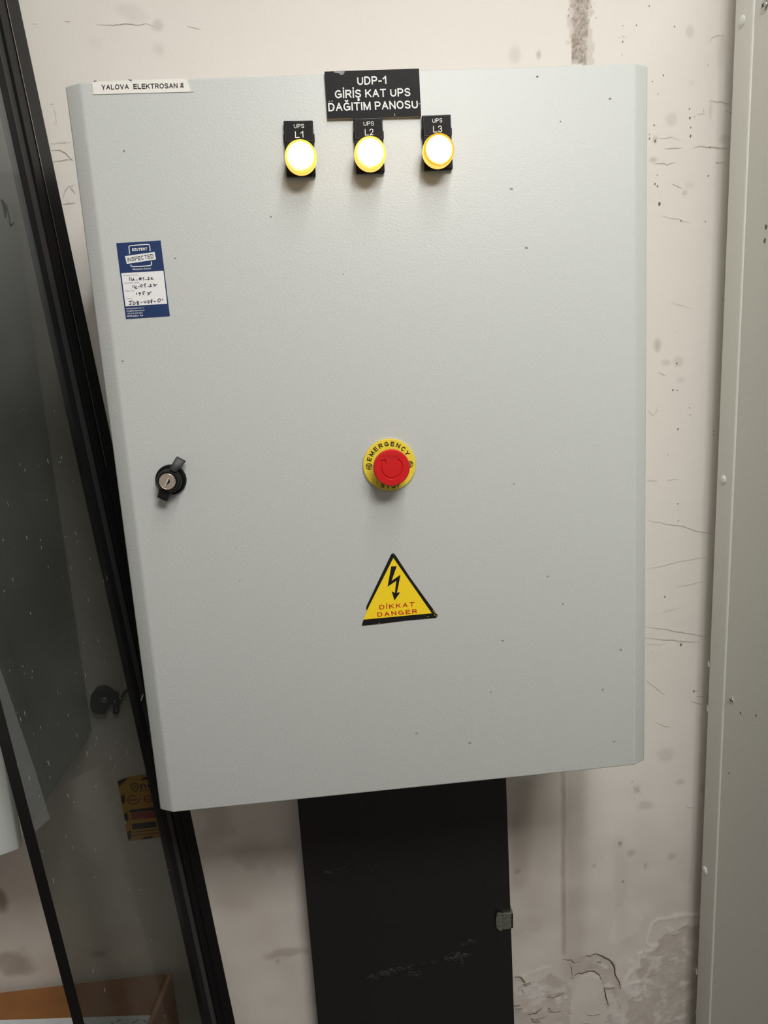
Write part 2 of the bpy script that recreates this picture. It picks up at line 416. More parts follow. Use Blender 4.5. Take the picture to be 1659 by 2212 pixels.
def build_wall():
    xs = np.concatenate([[-2.6, -1.6, -1.1], np.arange(-0.9, 0.72, 0.003), [1.0, 1.6, 2.6]])
    zs = np.concatenate([[FLOOR_Z], np.arange(FLOOR_Z+0.002, 1.12, 0.003), [1.4, CEIL_Z]])
    X, Zz = np.meshgrid(xs, zs); n, mcol = X.shape
    Wj = X + (vnoise(X, Zz, 90, 3)-0.5)*0.008; Zj = Zz + (vnoise(X, Zz, 90, 4)-0.5)*0.008
    Wf = Wj + (vnoise(X, Zz, 260, 5)-0.5)*0.004; Zf = Zj + (vnoise(X, Zz, 260, 6)-0.5)*0.004
    h = (vnoise(X, Zz, 9, 11)-0.5)*0.0008 + (vnoise(X, Zz, 25, 12)-0.5)*0.0004
    stain_shade = np.zeros(X.shape); pale = np.zeros(X.shape); rough = np.zeros(X.shape)
    # speckled brown band at the top
    z7 = Z(1100, 0, 4.74)
    band = inside(Wj, Zj, wxz([z7(605,-200), z7(880,-200), z7(840,200), z7(870,640), z7(650,640), z7(615,300)]))
    b2 = 1 - sm(0, 0.004, dist_poly(Wj, Zj, wxz([z7(740,-200), z7(735,200), z7(740,330), z7(700,420), z7(690,600)]))-0.010)
    stain_shade = np.maximum(stain_shade, band*0.22); rough = np.maximum(rough, band*0.5); stain_shade = np.maximum(stain_shade, b2*band*(0.3+0.5*vnoise(X, Zz, 300, 8)))
    rough = np.maximum(rough, b2*band)
    # vertical drip streak right of the trunking and its soft neighbours
    for pts, wd, a in [([(1216,1640),(1218,1760),(1217,1850),(1219,2060)], 0.004, 0.42), ([(1240,1650),(1243,1900),(1238,2100)], 0.020, 0.22),
                       ([(1340,1820),(1342,2000)], 0.012, 0.10), ([(1130,1700),(1120,1900)], 0.018, 0.30)]:
        d = dist_poly(X+(Wj-X)*.25, Zz, wxz(pts)); stain_shade = np.maximum(stain_shade, a*(0.7+0.5*vnoise(X, Zz, 40, 17))*(1-sm(wd*0.3, wd*1.6, d)))
    for px, py, rx, ry, a in [(1560,110,14,30,.10),(1490,70,9,14,.16),(1452,258,14,14,.16),(1495,180,9,9,.12),(1535,240,5,24,.22),(1490,400,16,12,.12),
        (1452,255,12,10,.15),(1564,300,12,9,.16),(1478,417,8,8,.30),(1420,748,8,16,.30),(1440,783,12,8,.22),(1465,780,12,14,.18),(1470,820,12,9,.14),
        (1112,115,14,18,.16),(1164,117,5,9,.4),(1228,92,8,6,.25),(510,45,10,10,.0),(340,56,14,12,.22),(285,25,30,18,.10),(345,107,14,18,.14),(200,90,16,12,.06),
        (1415,300,6,9,.3),(1410,345,10,6,.3),(1440,1630,30,20,.15),(1375,1705,10,14,.22),(1470,1690,14,8,.22),(1520,1700,14,30,.22),(1395,1740,20,14,.2),
        (1120,1882,12,10,.5),(1345,1905,9,8,.4),(1362,1843,12,12,.28),(1340,1822,4,10,.5),(1450,1850,12,10,.24),(1283,1870,4,7,.35),(1395,1870,6,10,.25),
        (610,2060,60,14,.35),(600,2075,10,10,.4),(470,1760,40,90,.22),(560,1850,80,50,.2),(0,1940,18,40,.7),(30,2080,60,40,.5),(215,2060,30,14,.4),  # the two blobs at the far left are painted wall shadows
        (1130,2000,60,40,.15),(1180,2140,70,40,.18),(1330,2140,40,50,.12)]:
        if a: stain_shade = np.maximum(stain_shade, a*blob(X, Zz, px, py, rx, ry, 0.7, 0.35, int(px+py)))
    # salt bloom and bare plaster at the bottom right
    z4 = Z(1060, 1800, 2.77)
    for pts, wd, a in [([(1235,485),(1160,488),(1090,500),(1010,510),(960,550),(935,610),(935,655),(985,680),(930,705),(890,725),(880,800),(830,830),(800,880),(790,920),(850,900),(895,890)], 9, .85),
                       ([(1060,560),(1075,590),(1120,590),(1165,550)], 7, .8), ([(700,925),(720,1000),(740,1060),(760,1130)], 22, .6), ([(820,930),(860,980),(880,950)], 20, .55),
                       ([(1150,700),(1210,745)], 10, .5), ([(930,745),(985,750)], 14, .55), ([(860,800),(835,760)], 12, .5), ([(720,660),(725,590),(750,530)], 9, .4),
                       ([(745,668),(760,640),(840,610),(885,560),(885,490)], 8, .32), ([(1000,910),(1040,930),(1030,985)], 12, .4), ([(940,880),(965,900)], 10, .5),
                       ([(150,870),(250,830),(350,800)], 12, .4), ([(200,1060),(260,1030),(320,1000)], 14, .4), ([(320,940),(440,940)], 12, .45), ([(640,760),(680,800)], 10, .7),
                       ([(1100,1040),(1170,1000),(1200,950)], 12, .3), ([(530,880),(600,850),(640,870)], 14, .3)]:
        d = dist_poly(Wf, Zf, wxz([z4(*p) for p in pts])); wd_m = 1.35*wd/2.77*1.125/FPX
        pale = np.maximum(pale, a*(1-sm(wd_m*0.5, wd_m*1.5, d)))
    pale = np.maximum(pale, 0.24*inside(Wj, Zj, wxz([z4(*p) for p in [(745,460),(800,400),(880,450),(895,540),(850,610),(770,650),(710,670),(720,590)]])))
    peel = np.zeros(X.shape)
    for pts in [[(575,735),(630,725),(680,740),(720,765),(740,800),(745,850),(770,890),(775,1700),(680,1700),(690,1000),(665,880),(650,845),(620,825),(560,835),(500,855),(470,790)],
                [(1250,560),(1160,560),(1060,600),(1000,640),(1000,700),(900,760),(880,840),(900,900),(880,980),(820,1000),(800,1700),(1250,1700)],
                [(100,860),(180,865),(215,905),(290,880),(360,850),(440,900),(480,940),(470,1700),(100,1700)]]:
        peel = np.maximum(peel, inside(Wf, Zf, wxz([z4(*p) for p in pts])))
    h -= peel*(0.0005 + 0.0010*vnoise(X, Zz, 70, 21))
    rough = np.maximum(rough, peel*0.45)
    stain_shade = np.maximum(stain_shade, peel*(0.12+0.16*vnoise(X, Zz, 45, 31)))
    # damp: the foot of the wall has browned; strips under the enclosures mix stain with painted shadow
    c = wxz([(0, 1700), (0, 2150)]); zt0, zb0 = c[0][1], c[1][1]
    damp = (1-sm(zb0, zt0, Zz + (vnoise(X, Zz, 12, 51)-0.5)*0.12))*(0.15+0.12*vnoise(X, Zz, 30, 52))
    under = blob(X, Zz, 1165, 1800, 95, 330, 1.0, 0.25, 61, 14)*0.26
    under = np.maximum(under, blob(X, Zz, 540, 1880, 150, 260, 1.0, 0.3, 62, 14)*0.26)
    under = np.maximum(under, blob(X, Zz, 60, 1900, 260, 300, 1.0, 0.3, 63, 14)*0.28)
    stain_shade = 1-(1-stain_shade)*(1-damp)*(1-under)
    pale = np.maximum(pale, peel*0.6*sm(0.60, 0.78, 0.6*vnoise(X, Zz, 55, 71)+0.4*vnoise(X, Zz, 150, 72)))
    stain_shade = np.maximum(stain_shade, 0.42*peel*sm(0.62, 0.80, 0.5*vnoise(X, Zz, 60, 73)+0.5*vnoise(X, Zz, 170, 74)))
    h += pale*0.0010
    h += rough*(vnoise(X, Zz, 200, 41)-0.5)*0.0012
    me = bpy.data.meshes.new('wall_back')
    V = np.stack([X, np.full(X.shape, 0.0) - h, Zz], -1).reshape(-1, 3)
    idx = np.arange(n*mcol).reshape(n, mcol)
    F = np.stack([idx[:-1,:-1], idx[:-1,1:], idx[1:,1:], idx[1:,:-1]], -1).reshape(-1, 4)
    # cracks and specks as strokes in the same mesh
    mb = MB()
    def crack(pts, wd, m, z=None, jit=1.2):
        pts = [z(*p) if z else p for p in pts]
        q = []
        for a, b in zip(pts[:-1], pts[1:]):
            k = max(2, int(math.hypot(b[0]-a[0], b[1]-a[1])/6))
            for i in range(k): q.append((a[0]+(b[0]-a[0])*i/k+random.uniform(-jit,jit)*0.4, a[1]+(b[1]-a[1])*i/k+random.uniform(-jit,jit)))
        q.append(pts[-1])
        mb.ribbon([WL(*p, 0.0008) for p in q], wd*(0.62 if m is m_crack else 0.8), m, taper=True)
    z1 = Z(0,0,3.318); z2 = Z(0,0,3.95); zr1 = Z(1300,0,3.688); zr2 = Z(1300,600,3.159); zr3 = Z(1300,1300,4.423)
    for pts, wd in [([(690,178),(810,180),(880,172),(950,175),(1010,180),(1050,170),(1100,190)], .0011), ([(1340,190),(1440,208)], .0008), ([(455,155),(505,155)], .0009), ([(225,170),(270,172)], .0006)]:
        crack(pts, wd, m_crack, z1)
    for pts, wd in [([(440,1280),(510,1282),(560,1305),(600,1350),(628,1368)], .0014), ([(450,1378),(540,1368),(620,1355)], .0011), ([(530,1742),(640,1727)], .0013), ([(420,1225),(600,1215)], .0007),
                    ([(430,890),(455,885)], .0009), ([(455,900),(475,1000),(482,1055),(450,1065)], .0006), ([(545,1225),(555,1218)], .0016), ([(540,1700),(550,1640),(575,1600),(640,1570)], .0008), ([(600,1600),(640,1650)], .0012)]:
        crack(pts, wd, m_crack, z2)
    for pts, wd in [([(860,802),(940,812),(1030,828)], .0011), ([(985,880),(1050,903)], .0008), ([(500,1186),(560,1176),(640,1180)], .0011), ([(730,1182),(780,1162),(860,1172),(940,1178),(1030,1182)], .0013),
                    ([(410,1303),(480,1298),(520,1310),(585,1295)], .0011), ([(560,1460),(640,1500)], .0009), ([(440,1100),(560,1095),(620,1115)], .0008), ([(470,1715),(600,1745),(720,1780)], .0007),
                    ([(850,340),(880,300),(930,278),(985,280)], .0007), ([(905,1297),(1000,1290)], .0008), ([(760,905),(830,905)], .0007), ([(810,860),(812,895)], .0008)]:
        crack(pts, wd, m_crack, zr1)
    for pts, wd in [([(310,1655),(500,1690),(540,1695),(640,1725),(780,1755)], .0012), ([(310,1990),(500,1945),(720,1905)], .0009), ([(500,2110),(640,2085),(700,2070)], .0008), ([(312,900),(350,940),(380,910),(370,880)], .0009),
                    ([(385,645),(440,668)], .0008), ([(310,1385),(380,1388)], .0009), ([(440,1385),(520,1375)], .0007), ([(470,165),(620,212)], .0006)]:
        crack(pts, wd, m_crack, zr2)
    for pts, wd in [([(415,235),(560,255),(730,287),(900,318),(1050,335)], .0012), ([(415,348),(560,362),(700,370),(950,388)], .0013), ([(430,755),(510,820),(600,890)], .0010), ([(580,100),(740,60)], .0007), ([(420,405),(600,408)], .0006),
                    ([(870,850),(930,850)], .0012), ([(900,900),(970,905)], .0010), ([(850,955),(970,985)], .0010), ([(520,1160),(600,1190),(650,1200)], .0009), ([(320,1780),(380,1830)], .0008), ([(810,1965),(880,1965)], .0010)]:
        crack(pts, wd, m_crack, zr3)
    for pts, wd, m in [([(575,735),(630,725),(680,740),(720,765),(740,800),(745,850),(770,890),(775,930)], .0026, m_crackdark), ([(490,860),(510,845),(560,830),(620,825),(650,845),(662,880)], .0022, m_crackdark),
                       ([(680,920),(690,980),(705,1030)], .0022, m_crackdark), ([(145,860),(180,865),(205,895),(215,912)], .0020, m_crackdark), ([(220,1085),(270,1078),(310,1040)], .0018, m_crackdark),
                       ([(345,1050),(380,1068),(430,1058)], .0022, m_crackdark), ([(440,1060),(490,1075),(530,1105)], .0010, m_flake), ([(430,750),(480,760),(500,775),(530,765)], .0014, m_crackdark),
                       ([(240,1110),(300,1125)], .0020, m_crackdark), ([(340,965),(380,985),(440,955)], .0014, m_crackdark), ([(480,790),(490,850)], .0012, m_crackdark), ([(185,930),(200,960)], .0009, m_crackdark)]:
        crack(pts, wd, m, z4, 1.6)
    # paint edges curling off the wall, each a thin lifted chip
    for pts in [[(195,885),(240,870),(232,900),(212,915)], [(335,958),(360,972),(388,968),(372,982),(345,975)], [(345,1040),(365,1055),(400,1058),(430,1048),(420,1066),(375,1070),(352,1058)],
                [(250,1105),(300,1118),(305,1130),(270,1126)], [(580,1075),(610,1085),(655,1072),(650,1085),(600,1092)], [(632,752),(655,758),(668,775),(645,770)], [(680,905),(705,912),(730,905),(745,925),(715,935),(690,925)],
                [(295,1100),(322,1080),(328,1092),(308,1106)], [(140,1020),(180,1015),(172,1030),(148,1035)], [(150,1045),(195,1038),(185,1050)], [(555,1132),(590,1128),(580,1141)], [(480,858),(505,862),(492,866)]]:
        q = [WL(*z4(*p), 0.003) for p in pts]
        lo = min(v.z for v in q)
        q = [v + Vector((0, -(v.z-lo)*0.45, 0)) for v in q]
        mb.prism(q, (0, 0.0008, 0), m_flake)
    def dots(lst, z, m, r):
        for x, y, k in lst:
            c = WL(*z(x, y), 0.0009); k *= 0.68
            n_ = 7; ph = random.random()*6
            mb.poly([c + Vector((math.cos(ph+2*math.pi*i/n_)*r*k*random.uniform(.6,1.1), 0, math.sin(ph+2*math.pi*i/n_)*r*k*random.uniform(.8,1.6))) for i in range(n_)], m)
    dots([(378,47,1),(580,212,1),(167,330,1.1),(169,292,.8),(168,205,.7),(163,435,.6),(276,200,1),(140,300,.6),(190,297,.6),(847,520,.7),(418,996,1.2),(380,1103,1.2),(426,1122,1.8),(381,1070,.8),(703,937,1.7),(708,1013,1.1),(707,1082,1.5),(740,930,.7),
          (860,1172,1.1),(849,1400,1.1),(442,1393,.9),(425,1463,1.6),(445,1482,1.4),(460,1622,2.6),(632,1757,1.3),(825,1765,1),(448,748,.8),(490,600,1.2),(404,648,1),(920,1296,.9),(700,865,1.2)], zr1, m_speck, .0012)
    dots([(510,372,.7),(512,585,1.6),(485,765,1.8),(516,768,1),(520,1032,1.5),(600,887,1.2),(450,1210,.9),(519,1542,1.1),(523,1658,1),(520,1585,.7),(763,1045,1),(763,1072,1),(430,2178,1.6),(836,150,1.2),(604,935,.9)], zr2, m_speck, .0012)
    dots([(757,410,2.6),(880,855,1.6),(484,487,.8),(860,1297,.7),(310,1885,.8),(690,1665,.8),(290,1715,1.1)], zr3, m_speck, .0012)
    dots([(768,60,1.2),(665,148,.7),(918,710,1),(793,288,1.3)], z4, m_speck, .0015)
    zb = Z(1100, 0, 4.74)
    for _ in range(110):
        y = random.uniform(0, 620); cx = 735 if y < 330 else 705
        dots([(random.gauss(cx, 62 if y < 330 else 38), y, random.uniform(.3, .9))], zb, m_speck, .0010)
    sv = np.array(mb.v) - np.array([0, WALL_Y, 0]); k = len(V)
    allv = np.concatenate([V, sv])
    faces = F.tolist() + [[k+j for j in f] for f in mb.f]
    me.from_pydata(allv.tolist(), [], faces)
    # wall paint
    m = bpy.data.materials.new('painted_plaster'); m.use_nodes = True; nt = m.node_tree; L = nt.links.new; b = nt.nodes['Principled BSDF']
    b.inputs['Roughness'].default_value = 0.62; b.inputs['Specular IOR Level'].default_value = 0.35
    def at(nm):
        a = nt.nodes.new('ShaderNodeAttribute'); a.attribute_name = nm; return a.outputs['Fac']
    def mix(a, fac, col):
        x = nt.nodes.new('ShaderNodeMix'); x.data_type = 'RGBA'
        L(fac, x.inputs[0])
        if isinstance(a, tuple): x.inputs[6].default_value = a
        else: L(a, x.inputs[6])
        x.inputs[7].default_value = (*lin(col), 1); return x.outputs[2]
    g = nt.nodes.new('ShaderNodeNewGeometry')
    n1 = nt.nodes.new('ShaderNodeTexNoise'); n1.inputs['Scale'].default_value = 5; n1.inputs['Detail'].default_value = 6; L(g.outputs['Position'], n1.inputs['Vector'])
    r1 = nt.nodes.new('ShaderNodeMapRange'); r1.inputs['From Min'].default_value = .42; r1.inputs['From Max'].default_value = .75; r1.inputs['To Max'].default_value = .28; L(n1.outputs['Fac'], r1.inputs['Value'])
    c = mix((*lin((241, 235, 226)), 1), r1.outputs[0], (231, 225, 216))
    c = mix(c, at('stain_shade'), (118, 95, 66)); c = mix(c, at('pale'), (236, 232, 226))
    L(c, b.inputs['Base Color'])
    n2 = nt.nodes.new('ShaderNodeTexNoise'); n2.inputs['Scale'].default_value = 260; n2.inputs['Detail'].default_value = 3; L(g.outputs['Position'], n2.inputs['Vector'])
    n3 = nt.nodes.new('ShaderNodeTexNoise'); n3.inputs['Scale'].default_value = 34; n3.inputs['Detail'].default_value = 2; L(g.outputs['Position'], n3.inputs['Vector'])
    ml = nt.nodes.new('ShaderNodeMath'); ml.operation = 'MULTIPLY_ADD'; ml.inputs[2].default_value = 0.10; L(at('rough'), ml.inputs[0]); ml.inputs[1].default_value = 0.9
    m2_ = nt.nodes.new('ShaderNodeMath'); m2_.operation = 'MULTIPLY'; L(n2.outputs['Fac'], m2_.inputs[0]); L(ml.outputs[0], m2_.inputs[1])
    m3_ = nt.nodes.new('ShaderNodeMath'); m3_.operation = 'MULTIPLY_ADD'; L(n3.outputs['Fac'], m3_.inputs[0]); m3_.inputs[1].default_value = 0.35; L(m2_.outputs[0], m3_.inputs[2])
    bp = nt.nodes.new('ShaderNodeBump'); bp.inputs['Distance'].default_value = 0.0016; bp.inputs['Strength'].default_value = 0.8
    L(m3_.outputs[0], bp.inputs['Height']); L(bp.outputs['Normal'], b.inputs['Normal'])
    me.materials.append(m)
    off = 1
    for mm in mb.mats: me.materials.append(mm)
    mi = np.zeros(len(faces), dtype=np.int32); mi[len(F):] = np.array(mb.m)+off
    me.polygons.foreach_set('material_index', mi)
    sm_ = np.zeros(len(faces), dtype=bool); sm_[:len(F)] = True
    me.polygons.foreach_set('use_smooth', sm_)
    for nm, arr in (('stain_shade', stain_shade), ('pale', pale), ('rough', rough)):
        a = me.attributes.new(nm, 'FLOAT', 'POINT')
        a.data.foreach_set('value', np.concatenate([arr.ravel(), np.zeros(len(sv))]).astype(np.float32))
    me.update()
    o = bpy.data.objects.new('wall_back', me); COL.objects.link(o); o.location = (0, WALL_Y, 0)
    tag(o, None, kind='structure'); return o
build_wall()
s = MB(); s.box((-2.6, -4.6, FLOOR_Z-0.05), (2.6, WALL_Y+0.01, FLOOR_Z), m_floor); tag(s.build('floor', origin=(0, 0, FLOOR_Z)), None, kind='structure')
s = MB(); s.box((-2.6, -4.6, CEIL_Z), (2.6, WALL_Y+0.01, CEIL_Z+0.05), m_ceil); tag(s.build('ceiling', origin=(0, 0, CEIL_Z)), None, kind='structure')

# ------------------------------------------------------------------ wall enclosures
FW, CA, CB = 0.5671, 0.0168, 0.0091     # flat width, side chamfer: width and set-back
PH = 0.80
def enclosure_parts(root, xc, z0, specks=()):
    h = FW/2
    s = MB(); s.box((xc-h-CA+0.001, 0.026, z0+0.004), (xc+h+CA-0.001, WALL_Y-0.002, z0+PH-0.004), m_panel)
    body = s.build('body', root, bevel=0.003)
    s = MB(); s.box((xc-h-.008, 0.0205, z0+0.012), (xc+h+.008, 0.027, z0+PH-0.012), m_gasket); s.build('gasket', root)
    prof = [(-h-CA, 0.022), (-h-CA, CB), (-h, 0), (h, 0), (h+CA, CB), (h+CA, 0.022)]
    s = MB(); s.prism([(xc+x, y, z0) for x, y in prof], (0, 0, PH), m_panel)
    for px, py, k in specks:                                  # small scuffs: part of the painted surface
        c = DR(px, py, 0.0003); n_ = 8; a = random.uniform(-.4, .4)
        s.poly([c + Vector((math.cos(t)*.0011*k*random.uniform(.7,1.2), 0, math.sin(t)*.0007*k+math.cos(t)*a*.0010)) for t in [2*math.pi*i/n_ for i in range(n_)]], m_mark if k > 1.3 else m_speck)
    d = s.build('door', root, bevel=0.0022, seg=3, smooth=True)
    return body, d

panel = thing('electrical_panel', (0, WALL_Y, 0), 'large light grey metal wall enclosure with three lit lamps, red stop button and black latch', 'electrical panel')
SCUFFS = [(1318,213,1.2),(1211,262,.9),(1137,535,1.6),(742,592,.7),(268,326,1),(1105,408,1.5),(518,1255,.8),(900,1584,1.8),(1015,1605,2.0),(1060,1495,1.5),(1183,1245,1.4),(1341,1404,2),(1302,1490,1.6),(1327,1602,1.6),(1216,1305,1),(378,558,1),(265,780,.9),(1086,1384,1.2),(1110,1045,.8),(585,468,.8),(1161,165,1.2)]
enclosure_parts(panel, 0, 0, SCUFFS)
# --- pilot lights
za = Z(580, 130, 3.95)
def pilot(name, quad, leg, lens_c, ups, num, numtxt, label, rim=None):
    """quad: holder corners (zoom), leg: legend insert corners, lens_c: middle of the lens on the photo"""
    q = [DR(*za(*p), 0.006) for p in quad]
    cx = sum(p.x for p in q)/4; top = max(p.z for p in q); bot = min(p.z for p in q)
    ux = ((q[1]-q[0]) + (q[2]-q[3])).normalized(); hw = ((q[1]-q[0]).length+(q[2]-q[3]).length)/4
    c0 = (q[0]+q[1]+q[2]+q[3])/4; hh = ((q[0]-q[3]).length+(q[1]-q[2]).length)/4
    uz = Vector((-ux.z, 0, ux.x))
    def P(a, b, off): r = c0 + ux*a*hw + uz*b*hh; return Vector((r.x, -off, r.z))
    s = MB(); s.prism([P(-1,1,.006), P(1,1,.006), P(1,-1,.006), P(-1,-1,.006)], (0, .006, 0), m_black)
    # side clips of the legend holder
    s.prism([P(-1.06,.55,.0045), P(-.9,.55,.0045), P(-.9,.25,.0045), P(-1.06,.25,.0045)], (0, .0045, 0), m_black)
    s.prism([P(.9,.55,.0045), P(1.06,.55,.0045), P(1.06,.25,.0045), P(.9,.25,.0045)], (0, .0045, 0), m_black)
    holder = s.build('pilot_light', panel, bevel=.0008)
    tag(holder, label)
    s = MB(); s.prism([P(-.9,.93,.0068), P(.92,.93,.0068), P(.92,.26,.0068), P(-.9,.26,.0068)], (0, .0012, 0), m_plate)
    for a, b, c, d in [(-.92,.93,-.92,.25),(-.92,.25,.94,.25),(.94,.25,.94,.93)]: s.ribbon([P(a,b,.0070), P(c,d,.0070)], .00035, m_framegrey)
    s.ribbon([P(-.45,.965,.0062), P(.5,.965,.0062)], .0007, m_framegrey)
    text_quad(s, 'UPS', [DR(*za(*p), .0071) for p in ups], m_white, .13)
    text_quad(s, numtxt, [DR(*za(*p), .0071) for p in num], m_white, .115)
    s.build('legend_plate', holder)
    hl = .024
    c = on(*za(*lens_c), 1, -hl); c = Vector((c.x, 0, c.z))
    s = MB(); s.lathe(c, [(.0150, .006), (.0152, .010), (.0152, .0125)], m_black, 40); s.build('collar', holder)
    s = MB(); s.lathe(c, [(.0159, .012), (.0161, .014), (.0161, .0195), (.0157, .0205), (.0150, .0210)], m_lens, 56)
    s.lathe(c, [(.0150, .0210), (.0154, .0235), (.0148, .0245), (.0138, .0240), (.0134, .0228)], rim or m_lensrim, 56, cap=False)
    s.build('lens_ring', holder, smooth=True)
    s = MB(); s.lathe(c, [(.0138, .0215), (.0136, .0236), (.0124, .0241)], m_halo, 48, cap=False); s.lathe(c, [(.0124, .0241), (.0100, .0247), (.0050, .0250), (.0006, .0251)], m_glow, 48); tag(s.build('lens', holder, smooth=True), 'glowing lamp lens')
pilot('pilot_light', [(127,515),(377,512),(405,985),(155,990)], None, (274,815), [(214,545),(303,543),(304,578),(216,580)], [(226,608),(296,604),(298,660),(228,664)], 'L1', 'left pilot light of the three, marked L1, with a glowing amber lens')
pilot('pilot_light', [(724,495),(970,490),(994,955),(750,963)], None, (870,786), [(809,524),(898,522),(900,558),(810,560)], [(821,587),(894,584),(896,640),(823,643)], 'L2', 'middle pilot light of the three, marked L2, under the black name plate')
pilot('pilot_light', [(1311,472),(1558,460),(1572,928),(1331,936)], None, (1457,760), [(1395,498),(1482,495),(1484,531),(1397,534)], [(1404,561),(1480,558),(1482,614),(1406,617)], 'L3', 'right pilot light of the three, marked L3, with an orange rimmed lens', m_rimorange)

# --- emergency stop
ze = Z(760, 930, 10.055)
ec = DR(*ze(815, 740)); ER = 0.0302
s = MB(); s.lathe(ec, [(ER, 0), (ER, .0012), (ER-.0006, .0018)], m_clear, 72); s.lathe(ec, [(ER-.0011, .0010), (ER-.0012, .0023), (ER-.0020, .0025)], m_disc, 72)
def arc_text(mb, txt, c, rad, a_mid, step, h, m, off, flip=False, bold=.15):
    angs = [a_mid + (i-(len(txt)-1)/2)*step*(-1 if not flip else 1) for i in range(len(txt))]
    for ch, a in zip(txt, angs):
        rd = Vector((math.cos(a), 0, math.sin(a))); tn = Vector((math.sin(a), 0, -math.cos(a)))
        if flip: rd_, tn_ = -rd, -tn
        else: rd_, tn_ = rd, tn
        o = c + rd*(rad if not flip else rad+h) ; o = Vector((o.x, -off, o.z))
        text_frame(mb, ch, o, tn_, rd_, h, None, m, bold)
arc_text(s, 'EMERGENCY', ec, .0210, math.radians(95), math.radians(16.3), .0050, m_black_print, .0027, bold=.2)
arc_text(s, 'STOP', ec, .0217, math.radians(270), math.radians(14.5), .0050, m_black_print, .0027, flip=True, bold=.2)
def icon(mb, c, r, m, off):
    c = Vector((c.x, -off, c.z)); P = lambda a, k: c + Vector((math.cos(a)*r*k, 0, math.sin(a)*r*k))
    mb.ribbon([P(2*math.pi*i/28, 1) for i in range(29)], r*.2, m)
    tri = [math.radians(x) for x in (150, 30, 270, 150)]
    mb.ribbon([P(a, .93) for a in tri[:2]], r*.18, m); mb.ribbon([P(a, .93) for a in tri[1:3]], r*.18, m); mb.ribbon([P(a, .93) for a in tri[2:]], r*.18, m)
    mb.ribbon([c + Vector((0, 0, r*.32)), c + Vector((0, 0, -r*.45))], r*.16, m)
    mb.ribbon([c + Vector((-r*.3, 0, r*.30)), c + Vector((0, 0, -r*.5))], r*.12, m); mb.ribbon([c + Vector((r*.3, 0, r*.30)), c + Vector((0, 0, -r*.5))], r*.12, m)
icon(s, DR(*ze(371, 773)), .0034, m_black_print, .0027)
icon(s, DR(*ze(1255, 725)), .0034, m_black_print, .0027)
estop = s.build('emergency_stop', panel, origin=ec); tag(estop, 'round yellow legend disc lettered EMERGENCY STOP around a red button')
hb = .031
bc = on(*ze(870, 815), 1, -hb); bc = Vector((bc.x, 0, bc.z)); BR = .0199
s = MB(); s.lathe(bc, [(.0135, .002), (.0135, .012), (.0115, .013), (.0115, .020)], m_black, 40); s.build('collar', estop, smooth=True)
def cap_mesh():
    nr, na = 74, 240; vs = []; fs = []; HH_ = hb
    rr = np.concatenate([np.linspace(0.0004, BR*.945, nr)])
    ga, gr, gw = math.radians(63), .0113, .00075
    for i, r in enumerate(rr):
        for k in range(na):
            t = 2*math.pi*k/na                        # 0 = right, counter-clockwise seen from the front
            x, z = r*math.cos(t), r*math.sin(t)
            hgt = HH_ - .0004*(r/BR)**2
            up = (t - math.pi/2 + math.pi) % (2*math.pi) - math.pi
            dep = 0
            if abs(up) > math.radians(35): dep = max(dep, 1-min(1, max(0, (abs(r-gr)-gw*.55)/(gw*.9))))
            # arrow head at the upper left end
            ax, az = -.0075, .0082
            lx, lz = x-ax, z-az
            if -.0045 < lx < .0022 and -.0042 < lz < .0016:
                if lz < .0012 - .0*lx and lx > -.0042 and (lx - 1.05*(-lz)) > -.0042 and lx < .0018: dep = max(dep, 1)
            vs.append((bc.x + x, -(hgt - dep*.0011), bc.z + z))
    for i in range(nr-1):
        for k in range(na):
            k2 = (k+1) % na; fs.append([i*na+k, i*na+k2, (i+1)*na+k2, (i+1)*na+k])
    fs.append(list(range(na)))
    # rounded knurled rim
    prof = [(BR*.97, HH_-.0008), (BR*.995, HH_-.002), (BR, HH_-.0035), (BR, HH_-.0075), (BR*.97, HH_-.0095), (BR*.80, HH_-.0105), (.0115, HH_-.0110), (.0110, HH_-.016)]
    base = (nr-1)*na
    for j, (r, hgt) in enumerate(prof):
        for k in range(na):
            t = 2*math.pi*k/na
            kn = 1 - (.016 if 1 <= j <= 4 and (k % 8) in (0, 1) else 0)
            vs.append((bc.x + r*kn*math.cos(t), -hgt, bc.z + r*kn*math.sin(t)))
        nb = nr*na + j*na
        for k in range(na):
            k2 = (k+1) % na; fs.append([base+k, base+k2, nb+k2, nb+k])
        base = nb
    return vs, fs
vs, fs = cap_mesh(); s = MB(); s.add(vs, fs, m_red)
bq = lambda x, y: on(*ze(x, y), 1, -(hb+.00012))
text_quad(s, 'Schneider', [bq(680,520), bq(1050,512), bq(1052,560), bq(680,575)], m_red_print, .16)
text_quad(s, 'Electric', [bq(800,585), bq(1052,575), bq(1052,600), bq(800,612)], m_red_print, .12)
tag(s.build('push_button', estop, origin=bc, smooth=True), 'red mushroom push button with a turn arrow')

# --- quarter turn latch
zl = Z(320, 970, 15.8)
lb = DR(*zl(790, 1040)); lb.y = 0
s = MB(); s.lathe(lb, [(.0166, 0), (.0166, .003), (.0158, .0042), (.0135, .0048)], m_black, 56)
s.lathe(lb, [(.0133, .004), (.0130, .0135), (.0122, .0148)], m_black, 48)
latch = s.build('latch', panel, origin=lb, smooth=True); tag(latch, 'black quarter turn wing latch with a key lock')
def LA(x, y, h): return on(*zl(x, y), 1, -h)
s = MB()
